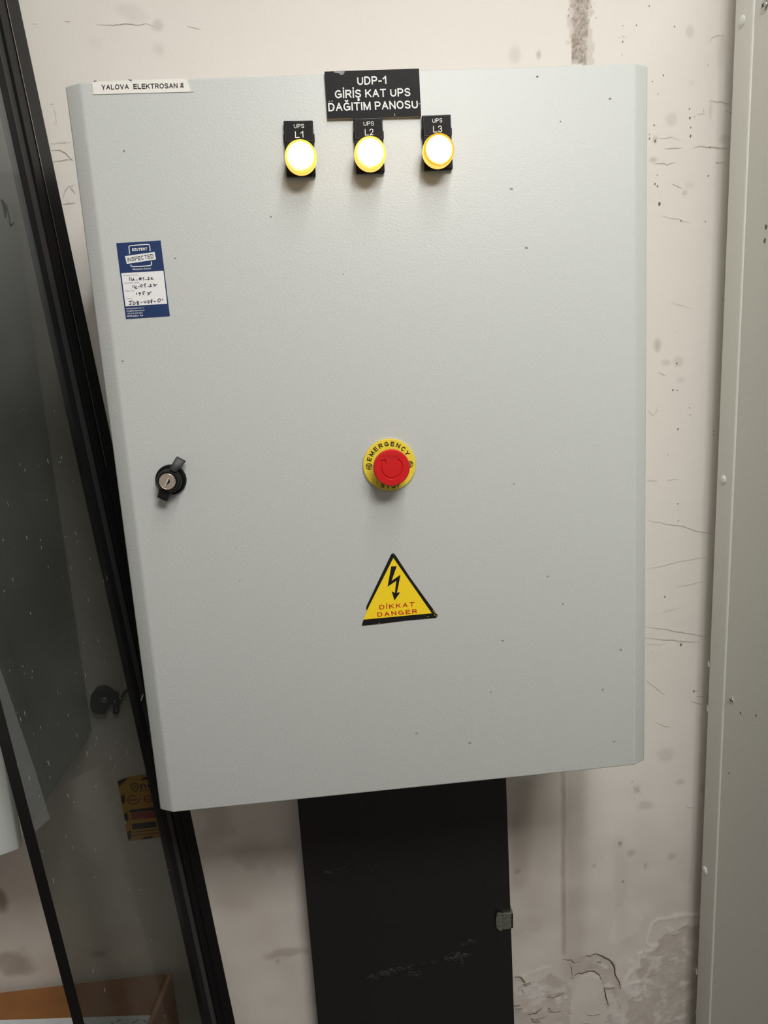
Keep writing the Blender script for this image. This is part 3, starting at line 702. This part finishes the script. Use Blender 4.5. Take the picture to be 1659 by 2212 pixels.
# upper wing: raised block over the rosette
up_ = [LA(960,265,.0125), LA(1270,430,.0125), LA(935,810,.0190), LA(700,700,.0190)]
lo_ = [Vector((p.x, -.006, p.z)) for p in up_]
s.add(up_+lo_, [(0,1,2,3),(7,6,5,4),(0,4,5,1),(1,5,6,2),(2,6,7,3),(3,7,4,0)], m_blackwing)
lw = [LA(375,1360,.0150), LA(770,1500,.0150), LA(640,1800,.0150), LA(300,1650,.0150)]
lo2 = [Vector((p.x, -.005, p.z)) for p in lw]
s.add(lw+lo2, [(0,1,2,3),(7,6,5,4),(0,4,5,1),(1,5,6,2),(2,6,7,3),(3,7,4,0)], m_blackwing)
s.build('wing', latch, bevel=.0007, smooth=True)
lc = LA(650, 1115, .022); lc.y = 0
s = MB(); s.lathe(lc, [(.0118, .012), (.0114, .0195), (.0100, .0212)], m_black, 48); s.build('collar', latch, smooth=True)
s = MB(); s.lathe(lc, [(.0087, .0195), (.0087, .0217), (.0082, .0221), (.0079, .0219)], m_chrome, 48)
kp = [(700,985),(745,1040),(765,1090),(750,1150),(710,1195),(640,1235),(620,1265),(590,1270)]
s.poly([LA(*p, .02225) for p in [(718,1000),(745,1050),(760,1100),(740,1155),(700,1190),(640,1225),(610,1275),(580,1262)]], m_slot)
s.ribbon([LA(*p, .02235) for p in [(700,990),(575,1255)]], .0014, m_rib)
s.ribbon([LA(*p, .02235) for p in [(735,1030),(765,1090),(750,1150),(710,1195),(645,1228)]], .0006, m_rib)
s.ribbon([LA(*p, .02235) for p in [(535,1262),(600,1290)]], .0010, m_rib)
tag(s.build('lock_cylinder', latch), 'metal key cylinder')

# --- engraved name plate
q = [DR(*za(*p), .0030) for p in [(477,97),(1284,71),(1303,480),(503,500)]]
s = MB(); s.prism(q, (0, .0028, 0), m_plate, m_platecore)
for txt, tq in [('UDP-1', [(752,141),(1004,133),(1008,203),(755,213)]), ('GİRİŞ KAT UPS', [(565,256),(1208,237),(1212,307),(567,326)]), ('DAĞITIM PANOSU', [(508,366),(1271,341),(1276,411),(512,437)])]:
    text_quad(s, txt, [DR(*za(*p), .00325) for p in tq], m_white, .175)
for pts, wd in [([(560,100),(600,104),(650,100)], .0018), ([(600,108),(625,120),(645,108)], .0014)]: s.ribbon([DR(*za(*p), .0032) for p in sub(pts)], wd, m_scuff, taper=True)
for pts in [[(515,352),(525,350)],[(535,350),(550,349)],[(1280,372),(1294,373)],[(1075,455),(1078,475)],[(545,400),(548,412)]]: s.ribbon([DR(*za(*p), .0032) for p in pts], .0004, m_white)
tag(s.build('name_plate'), 'black engraved plate with three lines of white lettering at the panel top', 'sign')

# --- white tape label
zt = Z(0, 0, 3.318)
s = MB(); s.prism([DR(*zt(*p), .0006) for p in [(660,587),(1000,572),(1338,563),(1365,650),(1388,657),(668,676)]], (0, .0005, 0), m_tape)
text_quad(s, 'YALOVA  ELEKTROSAN', [DR(*zt(*p), .0008) for p in [(725,607),(1272,595),(1275,631),(727,643)]], m_ink, .17)
def skull(mb, z, cx, cy, r, f):
    P = lambda a, b: f(*z(cx+a*r, cy+b*r))
    mb.poly([P(math.cos(t)*.62, -.45+math.sin(t)*.58) for t in [2*math.pi*i/16 for i in range(16)]], m_ink)
    mb.poly([P(-.34,-.2), P(.34,-.2), P(.28,.22), P(-.28,.22)], m_ink)
    for a in (-.24, .24): mb.poly([P(a+math.cos(t)*.15, -.42+math.sin(t)*.17)+Vector((0,-.0001,0)) for t in [2*math.pi*i/8 for i in range(8)]], m_tape)
    for sgn in (-1, 1): mb.ribbon([P(-.75*sgn, .35), P(.75*sgn, .95)], .0006, m_ink)
skull(s, zt, 1304, 610, 17, lambda x, y: DR(x, y, .0008))
for pts in [[(920,570),(945,576)],[(935,575),(940,582)],[(672,583),(690,580)]]: s.ribbon([DR(*zt(*p), .0008) for p in pts], .0010, m_fine)
tag(s.build('tape_label'), 'narrow white tape with black capitals and a tiny skull at the top left corner', 'label')

# --- blue inspection sticker
zi = Z(230, 500, 10.37)
I = lambda x, y, k=1: DR(*zi(x, y), .0004 + .0002*k)
s = MB(); s.prism([I(*p, 0) for p in [(218,262),(1213,202),(1420,1895),(435,1960)]], (0, .0003, 0), m_blue)
s.poly([I(*p) for p in [(332,935),(1275,880),(1358,1618),(428,1678)]], m_paper)
s.ribbon([I(*p) for p in [(520,505)]+sub([(508,400),(503,345),(530,322)])+sub([(530,322),(720,302),(930,291),(960,310)])+sub([(960,310),(970,350),(978,437)])], .0009, m_white)
s.ribbon([I(*p) for p in sub([(545,742),(555,775),(590,790)])+sub([(590,790),(780,780),(980,762),(1010,735)])+[(1003,670)]], .0009, m_white)
s.poly([I(*p, 1.4) for p in [(413,553),(1078,458),(1110,627),(455,727)]], m_white)
IT = lambda txt, tq, m, bold=.12, k=1.6: text_quad(s, txt, [I(*p, k) for p in tq], m, bold)
IT('SZUTEST', [(568,378),(910,358),(912,420),(572,440)], m_white, .26)
IT('INSPECTED', [(462,592),(1045,500),(1062,596),(478,682)], m_black_print, .15, 2)
IT('Muayene Etiketi', [(588,826),(992,806),(996,842),(592,866)], m_white, .16)
IT('Muayene Tarihi:', [(376,972),(705,955),(707,980),(378,997)], m_fine)
IT('Geçerlilik Tarihi:', [(400,1143),(735,1126),(738,1155),(402,1172)], m_fine)
IT('Rapor No:', [(424,1316),(622,1308),(624,1336),(426,1345)], m_fine)
IT('Tanım:', [(446,1490),(576,1485),(578,1513),(448,1519)], m_fine)
for a, b in [((412,1115),(1235,1062)), ((418,1290),(1262,1238)), ((438,1462),(1282,1412)), ((460,1636),(1300,1585))]:
    n_ = 46
    for i in range(n_):
        t0, t1 = i/n_, (i+.5)/n_
        s.ribbon([I(a[0]+(b[0]-a[0])*t, a[1]+(b[1]-a[1])*t) for t in (t0, t1)], .00018, m_dot)
for st in [  # handwriting, stroke by stroke
    [(520,1020),(516,1095)], [(560,1035),(556,1080),(590,1090),(605,1050)], [(605,1045),(608,1085),(632,1082)], [(665,1090),(690,1082)],
    [(735,1052),(760,1032),(782,1050),(770,1078),(740,1075),(732,1055),(785,1050)], [(845,1025),(820,1035),(822,1055),(840,1068),(830,1098)], [(875,1080),(905,1072)], [(925,1030),(950,1025),(948,1050),(922,1082),(975,1072)], [(1003,1015),(1000,1065),(1055,1078)], [(1000,1070),(1035,1038)],
    [(592,1205),(590,1262)], [(630,1205),(625,1250),(655,1262),(665,1215)], [(665,1215),(655,1278),(690,1265)], [(710,1240),(738,1232)], [(790,1185),(762,1205),(765,1238),(795,1232),(800,1200),(788,1185)], [(893,1170),(850,1182),(845,1205),(868,1222),(860,1248)], [(925,1228),(948,1220)], [(965,1190),(995,1185),(990,1210),(965,1240),(1020,1222)], [(1040,1175),(1075,1190),(1090,1215),(1075,1232)], [(1055,1212),(1090,1200),(1138,1185)],
    [(672,1365),(680,1420)], [(715,1372),(755,1372),(760,1395),(735,1430)], [(722,1392),(770,1385)], [(865,1345),(815,1358),(815,1385),(838,1395),(820,1418)], [(905,1365),(945,1375),(960,1400),(925,1418)], [(930,1395),(1008,1350)],
    [(500,1570),(580,1548)], [(545,1560),(540,1635)], [(505,1640),(565,1628)], [(598,1568),(600,1642)], [(598,1570),(645,1595),(635,1630),(598,1642)], [(680,1560),(690,1635)], [(680,1570),(715,1565),(718,1590),(690,1598),(722,1612),(718,1635),(688,1638)], [(765,1588),(810,1580)],
    [(845,1552),(848,1590),(880,1588),(885,1548)], [(885,1548),(892,1590)], [(925,1545),(935,1615)], [(925,1550),(960,1555),(955,1590),(932,1598)], [(995,1540),(1000,1610)], [(995,1540),(1022,1525),(1020,1555),(1000,1565),(1018,1580),(1000,1600)], [(1058,1570),(1105,1560)], [(1185,1510),(1155,1530),(1152,1570),(1185,1572),(1212,1545),(1210,1515),(1185,1508)], [(1245,1505),(1272,1552)]]:
    s.ribbon([I(*p, 1.8) for p in sub(st, 4)], .0007, m_pen)
IT('www.szutest.com.tr', [(440,1712),(843,1690),(846,1720),(442,1742)], m_white, .15)
IT('info@szutest.com.tr', [(446,1768),(855,1746),(858,1776),(448,1798)], m_white, .15)
IT('+90 216 469 4667', [(456,1824),(808,1806),(811,1838),(459,1856)], m_white, .15)
IT('FR.PR.G.E.01  R.0', [(460,1882),(816,1862),(819,1894),(462,1914)], m_white, .28)
tag(s.build('inspection_sticker'), 'blue and white inspection sticker with handwritten dates above the black latch', 'sticker')

# --- high voltage warning triangle
zw = Z(760, 1180, 7.9)
T = lambda x, y, k=0: DR(*zw(x, y), .0005 + .0002*k)
s = MB()
blk = [(668,145),(690,122),(715,122),(742,148),(1000,540),(1300,955),(1462,1172),(1466,1195),(1440,1222),(900,1272),(460,1328),(172,1357),(178,1320),(200,1256),(262,1092),(240,1078),(252,1020),(350,810)]
s.prism([T(*p) for p in blk], (0, .0004, 0), m_black_print)
s.poly([T(*p, 1) for p in [(708,200),(1365,1143),(200,1252),(236,1150),(300,1010)]], m_yellow)
s.poly([T(*p, 2) for p in [(672,345),(766,340),(680,588),(832,485),(770,793),(826,786),(727,925),(682,768),(735,795),(758,590),(610,690)]], m_black_print)
text_quad(s, 'DİKKAT', [T(*p, 2) for p in [(468,1003),(1068,950),(1062,1025),(475,1080)]], m_red_print, .16, 2.2)
text_quad(s, 'DANGER', [T(*p, 2) for p in [(432,1130),(1112,1072),(1120,1143),(440,1205)]], m_red_print, .16, 2.2)
for pts in [[(1385,1085),(1400,1110)],[(1410,1115),(1402,1140)],[(1420,1130),(1440,1150)],[(1405,1160),(1415,1180)],[(1430,1180),(1455,1200)],[(1290,1195),(1310,1205)],[(335,822),(345,832)],[(460,1322),(472,1305)],[(245,1085),(258,1078)]]: s.ribbon([T(*p, 2) for p in pts], .0007, m_disc, taper=True)
tag(s.build('warning_sticker'), 'yellow triangular warning sticker with black lightning bolt below the red button', 'sticker')

# ------------------------------------------------------------------ neighbouring panel on the left
NX = -0.4725 - FW/2 - CA + 0.002; NZ = -0.0333
nb = thing('electrical_panel', (NX, WALL_Y, NZ), 'second light grey wall enclosure behind the leaning glass door, cut by the left picture edge', 'electrical panel')
enclosure_parts(nb, NX, NZ)

# ------------------------------------------------------------------ black cable trunking below the panel
TY = 0.262
q = [on(640,1735,1,TY), on(690,2212,1,TY), on(1111,2212,1,TY), on(1093,1685,1,TY)]
xl = (q[0].x+q[1].x)/2; xr = (q[2].x+q[3].x)/2
tr = thing('cable_trunking', ((xl+xr)/2, WALL_Y, FLOOR_Z), 'flat black sheet metal cable trunking on the wall under the large panel', 'cable trunking')
s = MB(); s.box((xl+.004, TY+.002, FLOOR_Z+.001), (xr-.004, WALL_Y-.003, .0), m_trunk); s.build('channel', tr)
def trunk_material():
    m = m_trunk; nt = m.node_tree; L = nt.links.new; b = nt.nodes['Principled BSDF']
    g = nt.nodes.new('ShaderNodeNewGeometry'); sp = nt.nodes.new('ShaderNodeTexNoise'); sp.inputs['Scale'].default_value = 90; sp.inputs['Detail'].default_value = 6; L(g.outputs['Position'], sp.inputs['Vector'])
    return m
s = MB(); s.prism([(xl, TY, FLOOR_Z+.001), (xr, TY, FLOOR_Z+.001), (xr, TY, .0), (xl, TY, .0)], (0, .0018, 0), m_trunk)
s.prism([(xl, TY+.0018, FLOOR_Z+.001), (xl+.002, TY+.0018, FLOOR_Z+.001), (xl+.002, TY+.0018, 0), (xl, TY+.0018, 0)], (0, .02, 0), m_trunk)
# chalky scuffs
zk = Z(600, 1640, 2.9625)
random.seed(21)
def scuffs(pts, n, sp, ln):
    for _ in range(n):
        k = random.randrange(len(pts)-1); t = random.random()
        x = pts[k][0]+(pts[k+1][0]-pts[k][0])*t+random.gauss(0, sp); y = pts[k][1]+(pts[k+1][1]-pts[k][1])*t+random.gauss(0, sp)
        a = random.uniform(-.6, .3); l = random.uniform(.3, 1)*ln
        s.ribbon([on(*zk(x-l*math.cos(a), y-l*math.sin(a)), 1, TY-.0003), on(*zk(x, y), 1, TY-.0003), on(*zk(x+l*math.cos(a), y+l*math.sin(a)), 1, TY-.0003)], random.uniform(.0004, .0012), m_tscuff, taper=True)
m_tscuff = film('chalk_scuff', 0.10)
scuffs([(580,1400),(700,1365),(790,1335)], 60, 9, 14); scuffs([(1070,1278),(1150,1255),(1225,1258)], 60, 9, 13); scuffs([(1185,1195),(1225,1160),(1270,1172)], 26, 6, 9)
scuffs([(1180,1270),(1178,1315)], 12, 5, 8); scuffs([(830,1360),(920,1385)], 22, 14, 12); scuffs([(310,725),(420,715),(640,685)], 26, 12, 12); scuffs([(800,1335),(1000,1290)], 16, 8, 14)
s.build('cover', tr, origin=(xl, TY, 0))
ck = Z(600, 1640, 2.9625)
s = MB(); c0 = on(*ck(1447, 1035), 1, TY-.003)
q = [on(*ck(*p), 1, TY-.004) for p in [(1440,990),(1505,985),(1505,1082),(1440,1092)]]
s.prism(q, (0, .004, 0), m_zinc)
q = [on(*ck(*p), 1, TY-.006) for p in [(1405,985),(1440,990),(1440,1092),(1425,1103),(1402,1085),(1396,1040),(1400,1010)]]
s.prism(q, (0, .0035, 0), m_zinc)
q = [on(*ck(*p), 1, TY-.004) for p in [(1494,985),(1507,985),(1507,1082),(1494,1082)]]; s.prism(q, (0, .03, 0), m_zinc)
tag(s.build('clip', tr, bevel=.0006), 'dull zinc clip at the right edge')

# ------------------------------------------------------------------ tall cabinet at the right
RY = 0.262
a = on(1593, 0, 1, RY); b = on(1505, 2212, 1, RY)
lean = (a.x-b.x)/(a.z-b.z)
CX = lambda z: b.x + (z-b.z)*lean
ct = 1.12
rc = thing('equipment_cabinet', (CX(FLOOR_Z)+.3, -0.2, FLOOR_Z), 'tall grey-green steel cabinet side with white plugs along its rear edge', 'cabinet')
SH = lambda x, y, z: Vector((CX(z)+x, y, z))
def sheared_box(mb, x0, x1, y0, y1, z0, z1, m):
    vs = [SH(x, y, z) for z in (z0, z1) for x, y in ((x0,y0),(x1,y0),(x1,y1),(x0,y1))]
    mb.add(vs, [(0,3,2,1),(4,5,6,7),(0,1,5,4),(1,2,6,5),(2,3,7,6),(3,0,4,7)], m)
# fold line position on the side face: distance from rear edge
def side(px, py):
    p = on(px, py, 1, RY)
    d = RM @ Vector(((px-829.5)/FPX, -(py-1106)/FPX, -1)); t = .6
    for _ in range(30):
        q = CAM + d*t; t += (CX(q.z)-q.x)/(d.x - lean*d.z)
    return CAM + d*t
fy = sum(side(*p).y for p in [(1636,0),(1610,600),(1549,1800),(1532,2212)])/4
s = MB(); sheared_box(s, -.0028, .04, fy, RY, FLOOR_Z, ct, m_cab)
for px, py, w_, h_ in [(1535.5,1434,6,14),(1533,1530,5,18),(1508.5,2098,4,20),(1507,2186,3,8)]:
    c = side(px, py); k = 1.1/FPX
    s.poly([SH(-.0031, c.y+dy*k, c.z+dz*k) for dy, dz in [(w_*.9,h_*.5),(-w_*.5,h_*.35),(-w_*1.0,-h_*.15),(-w_*.2,-h_*.5),(w_*.9,-h_*.45)]], m_chip)
post = s.build('corner_post', rc, bevel=.0024, seg=4, smooth=True)
s = MB(); sheared_box(s, 0, .02, -.62, fy+.003, FLOOR_Z, ct, m_cab)
for px, py, k in [(1655,490,2.4),(1652,520,2.0),(1616,308,.8),(1600,1540,1.4),(1575,1670,1.2),(1633,1545,1.4),(1565,1880,.6),(1558,1952,.7),(1540,1790,.8)]:
    c = side(px, py)
    s.poly([SH(-.0003, c.y+math.cos(t)*.0012*k, c.z+math.sin(t)*.0016*k*random.uniform(.6,1.3)) for t in [2*math.pi*i/7 for i in range(7)]], m_speck if py < 1700 else m_chip)
s.build('side_panel', rc)
s = MB(); sheared_box(s, .02, .6, -.62, RY-.02, FLOOR_Z, ct-.001, m_cab); s.build('carcass', rc)
for i, (px, py) in enumerate([(1608,45), (1567,1036), (1527,1880)]):
    c = side(px, py) - Vector((.0026, 0, 0)); s = MB()
    s.lathe(c, [(.0068, 0), (.0068, .0012), (.0058, .0022), (.0030, .0027)], m_cap, 28, axis=(-1, 0, 0))
    tag(s.build('plug', rc, origin=c, smooth=True), 'white plastic hole plug')
for i, (px, py) in enumerate([(1652,12), (1581,1512)]):
    c = side(px, py); s = MB(); r = (.0062, .0042)[i]
    s.lathe(c, [(r*1.35, 0), (r*1.35, .0006)], m_chip if i else m_screw, 24, axis=(-1, 0, 0))
    s.lathe(c, [(r, .0004), (r*.95, .0018), (r*.6, .0026)], m_screw, 24, axis=(-1, 0, 0))
    for u in ((0, .7, .7), (0, .7, -.7)):
        s.ribbon([c + Vector((-.0028, 0, 0)) - Vector(u)*r*.55, c + Vector((-.0028, 0, 0)) + Vector(u)*r*.55], r*.22, m_slot, nrm=(-1, 0, 0))
    s.build('screw', rc, origin=c, smooth=True)

# ------------------------------------------------------------------ leaning framed glass door at the left
YR, YL = 0.19, -0.05
p0 = on(43, 0, 1, YR); p1 = on(511, 2212, 1, YR)
l0 = on(0, 1487, 1, YL); l1 = on(166, 2212, 1, YL)
dirz = ((p0-p1)/(p0.z-p1.z) + (l0-l1)/(l0.z-l1.z))/2; dirz.y = 0
GR = lambda z: p1 + (p0-p1)*((z-p1.z)/(p0.z-p1.z))
lm = (l0+l1)/2
GL0 = lambda z: lm + dirz*(z-lm.z)
zb_, zt_ = FLOOR_Z+.02, 1.16
U = GL0(0)-GR(0); GWID = U.length; U.normalize()            # from the right stile towards the left stile
Nn = U.cross(Vector((0, 0, 1))).normalized()
if Nn.y > 0: Nn = -Nn                                        # towards the camera
GP = lambda sx, n, z: GR(z) + U*sx + Nn*n
def gbar(mb, s0, s1, n0, n1, z0, z1, m):
    vs = [GP(a, b, z) for z in (z0, z1) for a, b in ((s0,n0),(s1,n0),(s1,n1),(s0,n1))]
    mb.add(vs, [(0,3,2,1),(4,5,6,7),(0,1,5,4),(1,2,6,5),(2,3,7,6),(3,0,4,7)], m)
def s_at(px, py, n=0.0):
    """distance along the door, at the point of its plane seen there"""
    d = RM @ Vector(((px-829.5)/FPX, -(py-1106)/FPX, -1)); lo_n = Nn
    t = 1.0
    for _ in range(25):
        q_ = CAM + d*t; e = (q_ - GR(q_.z)).dot(Nn) - n; t -= e/(d.dot(Nn) - 0)
    q_ = CAM + d*t; return (q_-GR(q_.z)).dot(U)
SW = (s_at(54, 400)+s_at(446, 2180))/2
LWd = 1.25*abs((s_at(0, 1480)-s_at(0, 1590))+(s_at(165,2212)-s_at(191,2212)))/2
gd = thing('glass_door', GP(GWID/2, 0, zb_), 'black framed tinted glass cabinet door leaning left between the two grey panels', 'glass door')
s = MB()
gbar(s, 0, SW*.09, -.012, -.002, zb_, zt_, m_frame); gbar(s, SW*.05, SW*.07, -.004, .0005, zb_, zt_, m_framegrey)
gbar(s, SW*.09, SW*.45, -.014, .0020, zb_, zt_, m_frame)
gbar(s, SW*.45, SW*.68, -.014, .0010, zb_, zt_, m_frame)
s.ribbon([GP(SW*.45, .0024, .40), GP(SW*.45, .0024, zt_-.05)], .0007, m_screw, nrm=tuple(Nn))  # bright strip drawn as the highlight along the stile
tag(s.build('stile', gd, bevel=.0006), 'wide black upright, the right one of the door')
s = MB(); gbar(s, SW*.68, SW*.83, -.014, -.0035, zb_, zt_, m_framegrey); s.build('glazing_bead', gd)  # grey colour holds the reflected sheen of the bevel
s = MB(); gbar(s, SW*.83, SW*1.0, -.014, -.0040, zb_, zt_, m_gasket); s.build('gasket', gd)
s = MB(); gbar(s, GWID-LWd, GWID, -.014, .004, zb_, zt_, m_frame); s.build('stile', gd, bevel=.0012)
for z0_, z1_ in ((zb_, zb_+.05), (zt_-.05, zt_)):
    s = MB(); gbar(s, SW, GWID-LWd, -.014, .001, z0_, z1_, m_frame); s.build('rail', gd, bevel=.001)
s = MB(); gbar(s, SW*.9, GWID-LWd*.7, -.0085, -.0045, zb_+.03, zt_-.03, m_glass)
random.seed(5)
for _ in range(150):
    sx = random.uniform(SW*1.05, GWID-LWd*1.15); zz = random.uniform(-.35, .78)
    if random.random() < .6: zz = random.uniform(-.1, .45)
    ln = random.choice((1, 1, .5))*random.uniform(.0008, .0065)
    s.ribbon([GP(sx, -.0043, zz), GP(sx+random.uniform(-.0004,.0004), -.0043, zz+ln*.5), GP(sx, -.0043, zz+ln)], random.uniform(.0003, .0007), m_droplet, nrm=tuple(Nn))
def on_pane(px, py, n):
    d = RM @ Vector(((px-829.5)/FPX, -(py-1106)/FPX, -1)); t = 1.0
    for _ in range(25):
        q_ = CAM + d*t; t -= ((q_ - GR(q_.z)).dot(Nn) - n)/d.dot(Nn)
    return CAM + d*t
s.poly([on_pane(*p, -.0042) for p in [(-6,1425),(30,1530),(78,1670),(108,1768),(76,1797),(46,1700),(18,1600),(-10,1480)]], m_reflection)   # pale wedge painted as a reflection beside the stile
for pts, wd in [([(2,430),(10,445),(12,470)], .006), ([(14,440),(20,470),(22,490)], .002), ([(30,480),(24,487),(20,480)], .003)]:
    s.ribbon([on_pane(*p, -.0042) for p in sub(pts)], wd, m_smudge, nrm=tuple(Nn), taper=True)
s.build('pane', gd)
pp = on_pane(301, 1512, .001)
s = MB(); s.tube([pp - U*.004 - Vector((0, 0, .004)), pp + Nn*.003, pp + U*.0045*-1 + Nn*.004 + Vector((0, 0, .007))], .0011, m_zinc); s.build('glint_pin', gd)  # small pin added to imitate a glint on the stile

# ------------------------------------------------------------------ small things seen through and beside the glass
zc = Z(150, 1450, 7.54)
B = lambda x, y, off: WL(*zc(x, y), off)
bk = thing('wall_bracket', B(480, 500, 0), 'small black bracket on the wall beside the second enclosure, seen through glass', 'bracket')
s = MB(); s.prism([B(*p, .022) for p in [(338,450),(350,385),(395,330),(450,310),(520,306),(590,328),(660,385),(760,437),(752,560),(735,655),(710,660),(690,560),(610,585),(590,690),(540,708),(470,698),(410,695),(350,650),(332,560)]], (0, .020, 0), m_rubber)
s.build('clamp', bk, bevel=.0015)
s = MB(); s.lathe(B(575, 460, .022), [(.0048, 0), (.0048, .003), (.003, .004)], m_zinc, 16); s.build('bolt', bk)
s = MB(); s.tube([B(x, y, .014) for x, y in sub([(715,650),(760,690),(790,650),(800,560),(830,460),(880,370),(945,300)])], .0022, m_rubber); s.build('hook', bk, smooth=True)

zy = Z(230, 1650, 11.06)
Y = lambda x, y, k=1: WL(*zy(x, y), .0030+.0003*k)
s = MB(); s.prism([Y(*p, 0) for p in [(262,420),(400,362),(560,318),(1400,215),(1720,1700),(860,1805),(525,1838)]], (0, .0004, 0), m_yst)
for q in [[(262,420),(400,362),(530,330),(440,410),(370,470),(310,550)], [(820,395),(880,325),(1100,280),(1090,350)], [(340,770),(430,720),(450,920),(375,965)], [(415,1220),(500,1150),(530,1330),(460,1385)], [(488,1650),(570,1570),(605,1760),(525,1838)], [(835,1810),(900,1755),(1140,1720),(1060,1780)], [(1220,290),(1280,235),(1400,215),(1380,260)]]:
    s.poly([Y(*p) for p in q], m_black_print)
def yb(q, m): s.poly([Y(*p) for p in q], m)
s.ribbon([Y(*p) for p in sub([(580,500),(660,470),(730,485),(760,520),(750,590),(700,660),(620,610),(590,540),(580,495)])], .0014, m_black_print)
s.ribbon([Y(*p) for p in sub([(640,540),(680,520),(700,560),(670,590),(645,560)])], .0009, m_black_print)
text_quad(s, 'ne', [Y(*p) for p in [(800,425),(1110,390),(1130,575),(820,610)]], m_black_print, .02)
s.ribbon([Y(*p) for p in [(780,660),(1130,615)]], .0007, m_black_print)
for cx, cy, r in [(640,860,130), (1000,840,95)]:
    s.ribbon([Y(cx+math.cos(t)*r, cy+math.sin(t)*r*.8) for t in [2*math.pi*i/20 for i in range(21)]], .0022, m_yred); s.ribbon([Y(cx-r*.8, cy+r*.1), Y(cx+r*.8, cy-r*.1)], .0022, m_yred)
yb([(540,1110),(1330,1010),(1345,1090),(560,1165)], m_black_print); yb([(580,1180),(1350,1090),(1390,1270),(610,1330)], m_yred)
yb([(600,1435),(1180,1375),(1195,1510),(625,1575)], m_black_print)
for y0 in (1640, 1720): s.ribbon([Y(620, y0), Y(1250, y0-75)], .0012, m_black_print)
tag(s.build('label_sticker'), 'yellow and black warning label on the wall seen dimly through the glass', 'sticker')

# cardboard box against the wall with a white sheet lying on it
BZ = -0.4715
rb = on(373, 2099, 1, WALL_Y-.012); bxr = rb.x; BZ = rb.z
f2 = on(331, 2205, 2, BZ)
box = thing('cardboard_box', (bxr-.25, WALL_Y-.012, FLOOR_Z), 'brown cardboard box against the wall at the lower left', 'box')
yb_ = WALL_Y-.012
k = (f2.x-bxr)/(f2.y-yb_); yf = .055
xf = bxr + k*(yf-yb_)
foot = [(-.95, yb_), (bxr, yb_), (xf, yf), (-.95, yf)]
s = MB(); s.prism([(x, y, FLOOR_Z+.001) for x, y in foot], (0, 0, BZ-.004-FLOOR_Z-.001), m_card); s.build('carton', box, bevel=.003)
s = MB(); s.prism([(x, y, BZ-.004) for x, y in [(-.95, yb_-.001), (bxr-.012, yb_-.001), (bxr-.010+k*(yf+.002-yb_), yf+.002), (-.95, yf+.002)]], (0, 0, .004), m_card); s.build('flap', box, bevel=.0015)
s = MB(); s.tube([(bxr-.004, yb_-.004, BZ-.003), ((bxr+xf)/2-.004, (yb_+yf)/2, BZ-.0015), (xf-.004, yf+.003, BZ-.003)], .0035, m_cardedge); s.build('fold_edge', box)
t0 = on(0, 2204, 2, BZ+.004); t1 = on(325, 2193, 2, BZ+.004)
sl = (t1.z-t0.z); dx = t1-t0; t00 = t1 - dx*(1.6)
s = MB(); s.prism([(t00.x, t00.y, BZ+.0003), (t1.x, t1.y, BZ+.0003), (t1.x-.012, t1.y-.075, BZ+.0003), (t00.x-.01, t00.y-.075, BZ+.0003)], (0, 0, .004), m_foam)
for pts in [[(250,2206),(262,2203)],[(285,2210),(300,2203)],[(240,2209),(246,2211)],[(310,2204),(316,2208)]]:
    s.ribbon([on(*p, 2, BZ+.0046) for p in pts], .002, m_fine, nrm=(0, 0, 1))
tag(s.build('white_sheet'), 'white sheet lying on the brown cardboard box at the bottom left', 'sheet')

# ------------------------------------------------------------------ ceiling strip lamps, the wide one added as frontal fill
for x, y, pw, along, lab in LAMPS:
    hx, hy = (.47, .30) if along else (.06, .47)
    t = thing('strip_lamp', (x, y, CEIL_Z), lab, 'lamp', 'ceiling strip lamps')
    s = MB(); s.box((x-hx, y-hy, CEIL_Z-.05), (x+hx, y+hy, CEIL_Z-.001), m_lampbody); s.build('housing', t, bevel=.004)
    e = (.45, 0) if along else (0, .45)
    for dy in ((-.2, 0, .2) if along else (0,)):
        s = MB(); s.tube([(x-e[0], y-e[1]+dy, CEIL_Z-.068), (x+e[0], y+e[1]+dy, CEIL_Z-.068)], .016, m_lamptube, 12); s.build('tube', t, smooth=True)
    ld = bpy.data.lights.new('strip_light', 'AREA'); ld.shape = 'RECTANGLE'; ld.energy = pw; ld.color = LAMP_COL
    ld.size, ld.size_y = (.9, .55) if along else (.1, .9)
    lo = bpy.data.objects.new('strip_light', ld); COL.objects.link(lo); lo.parent = t; lo.location = (0, 0, -.09)
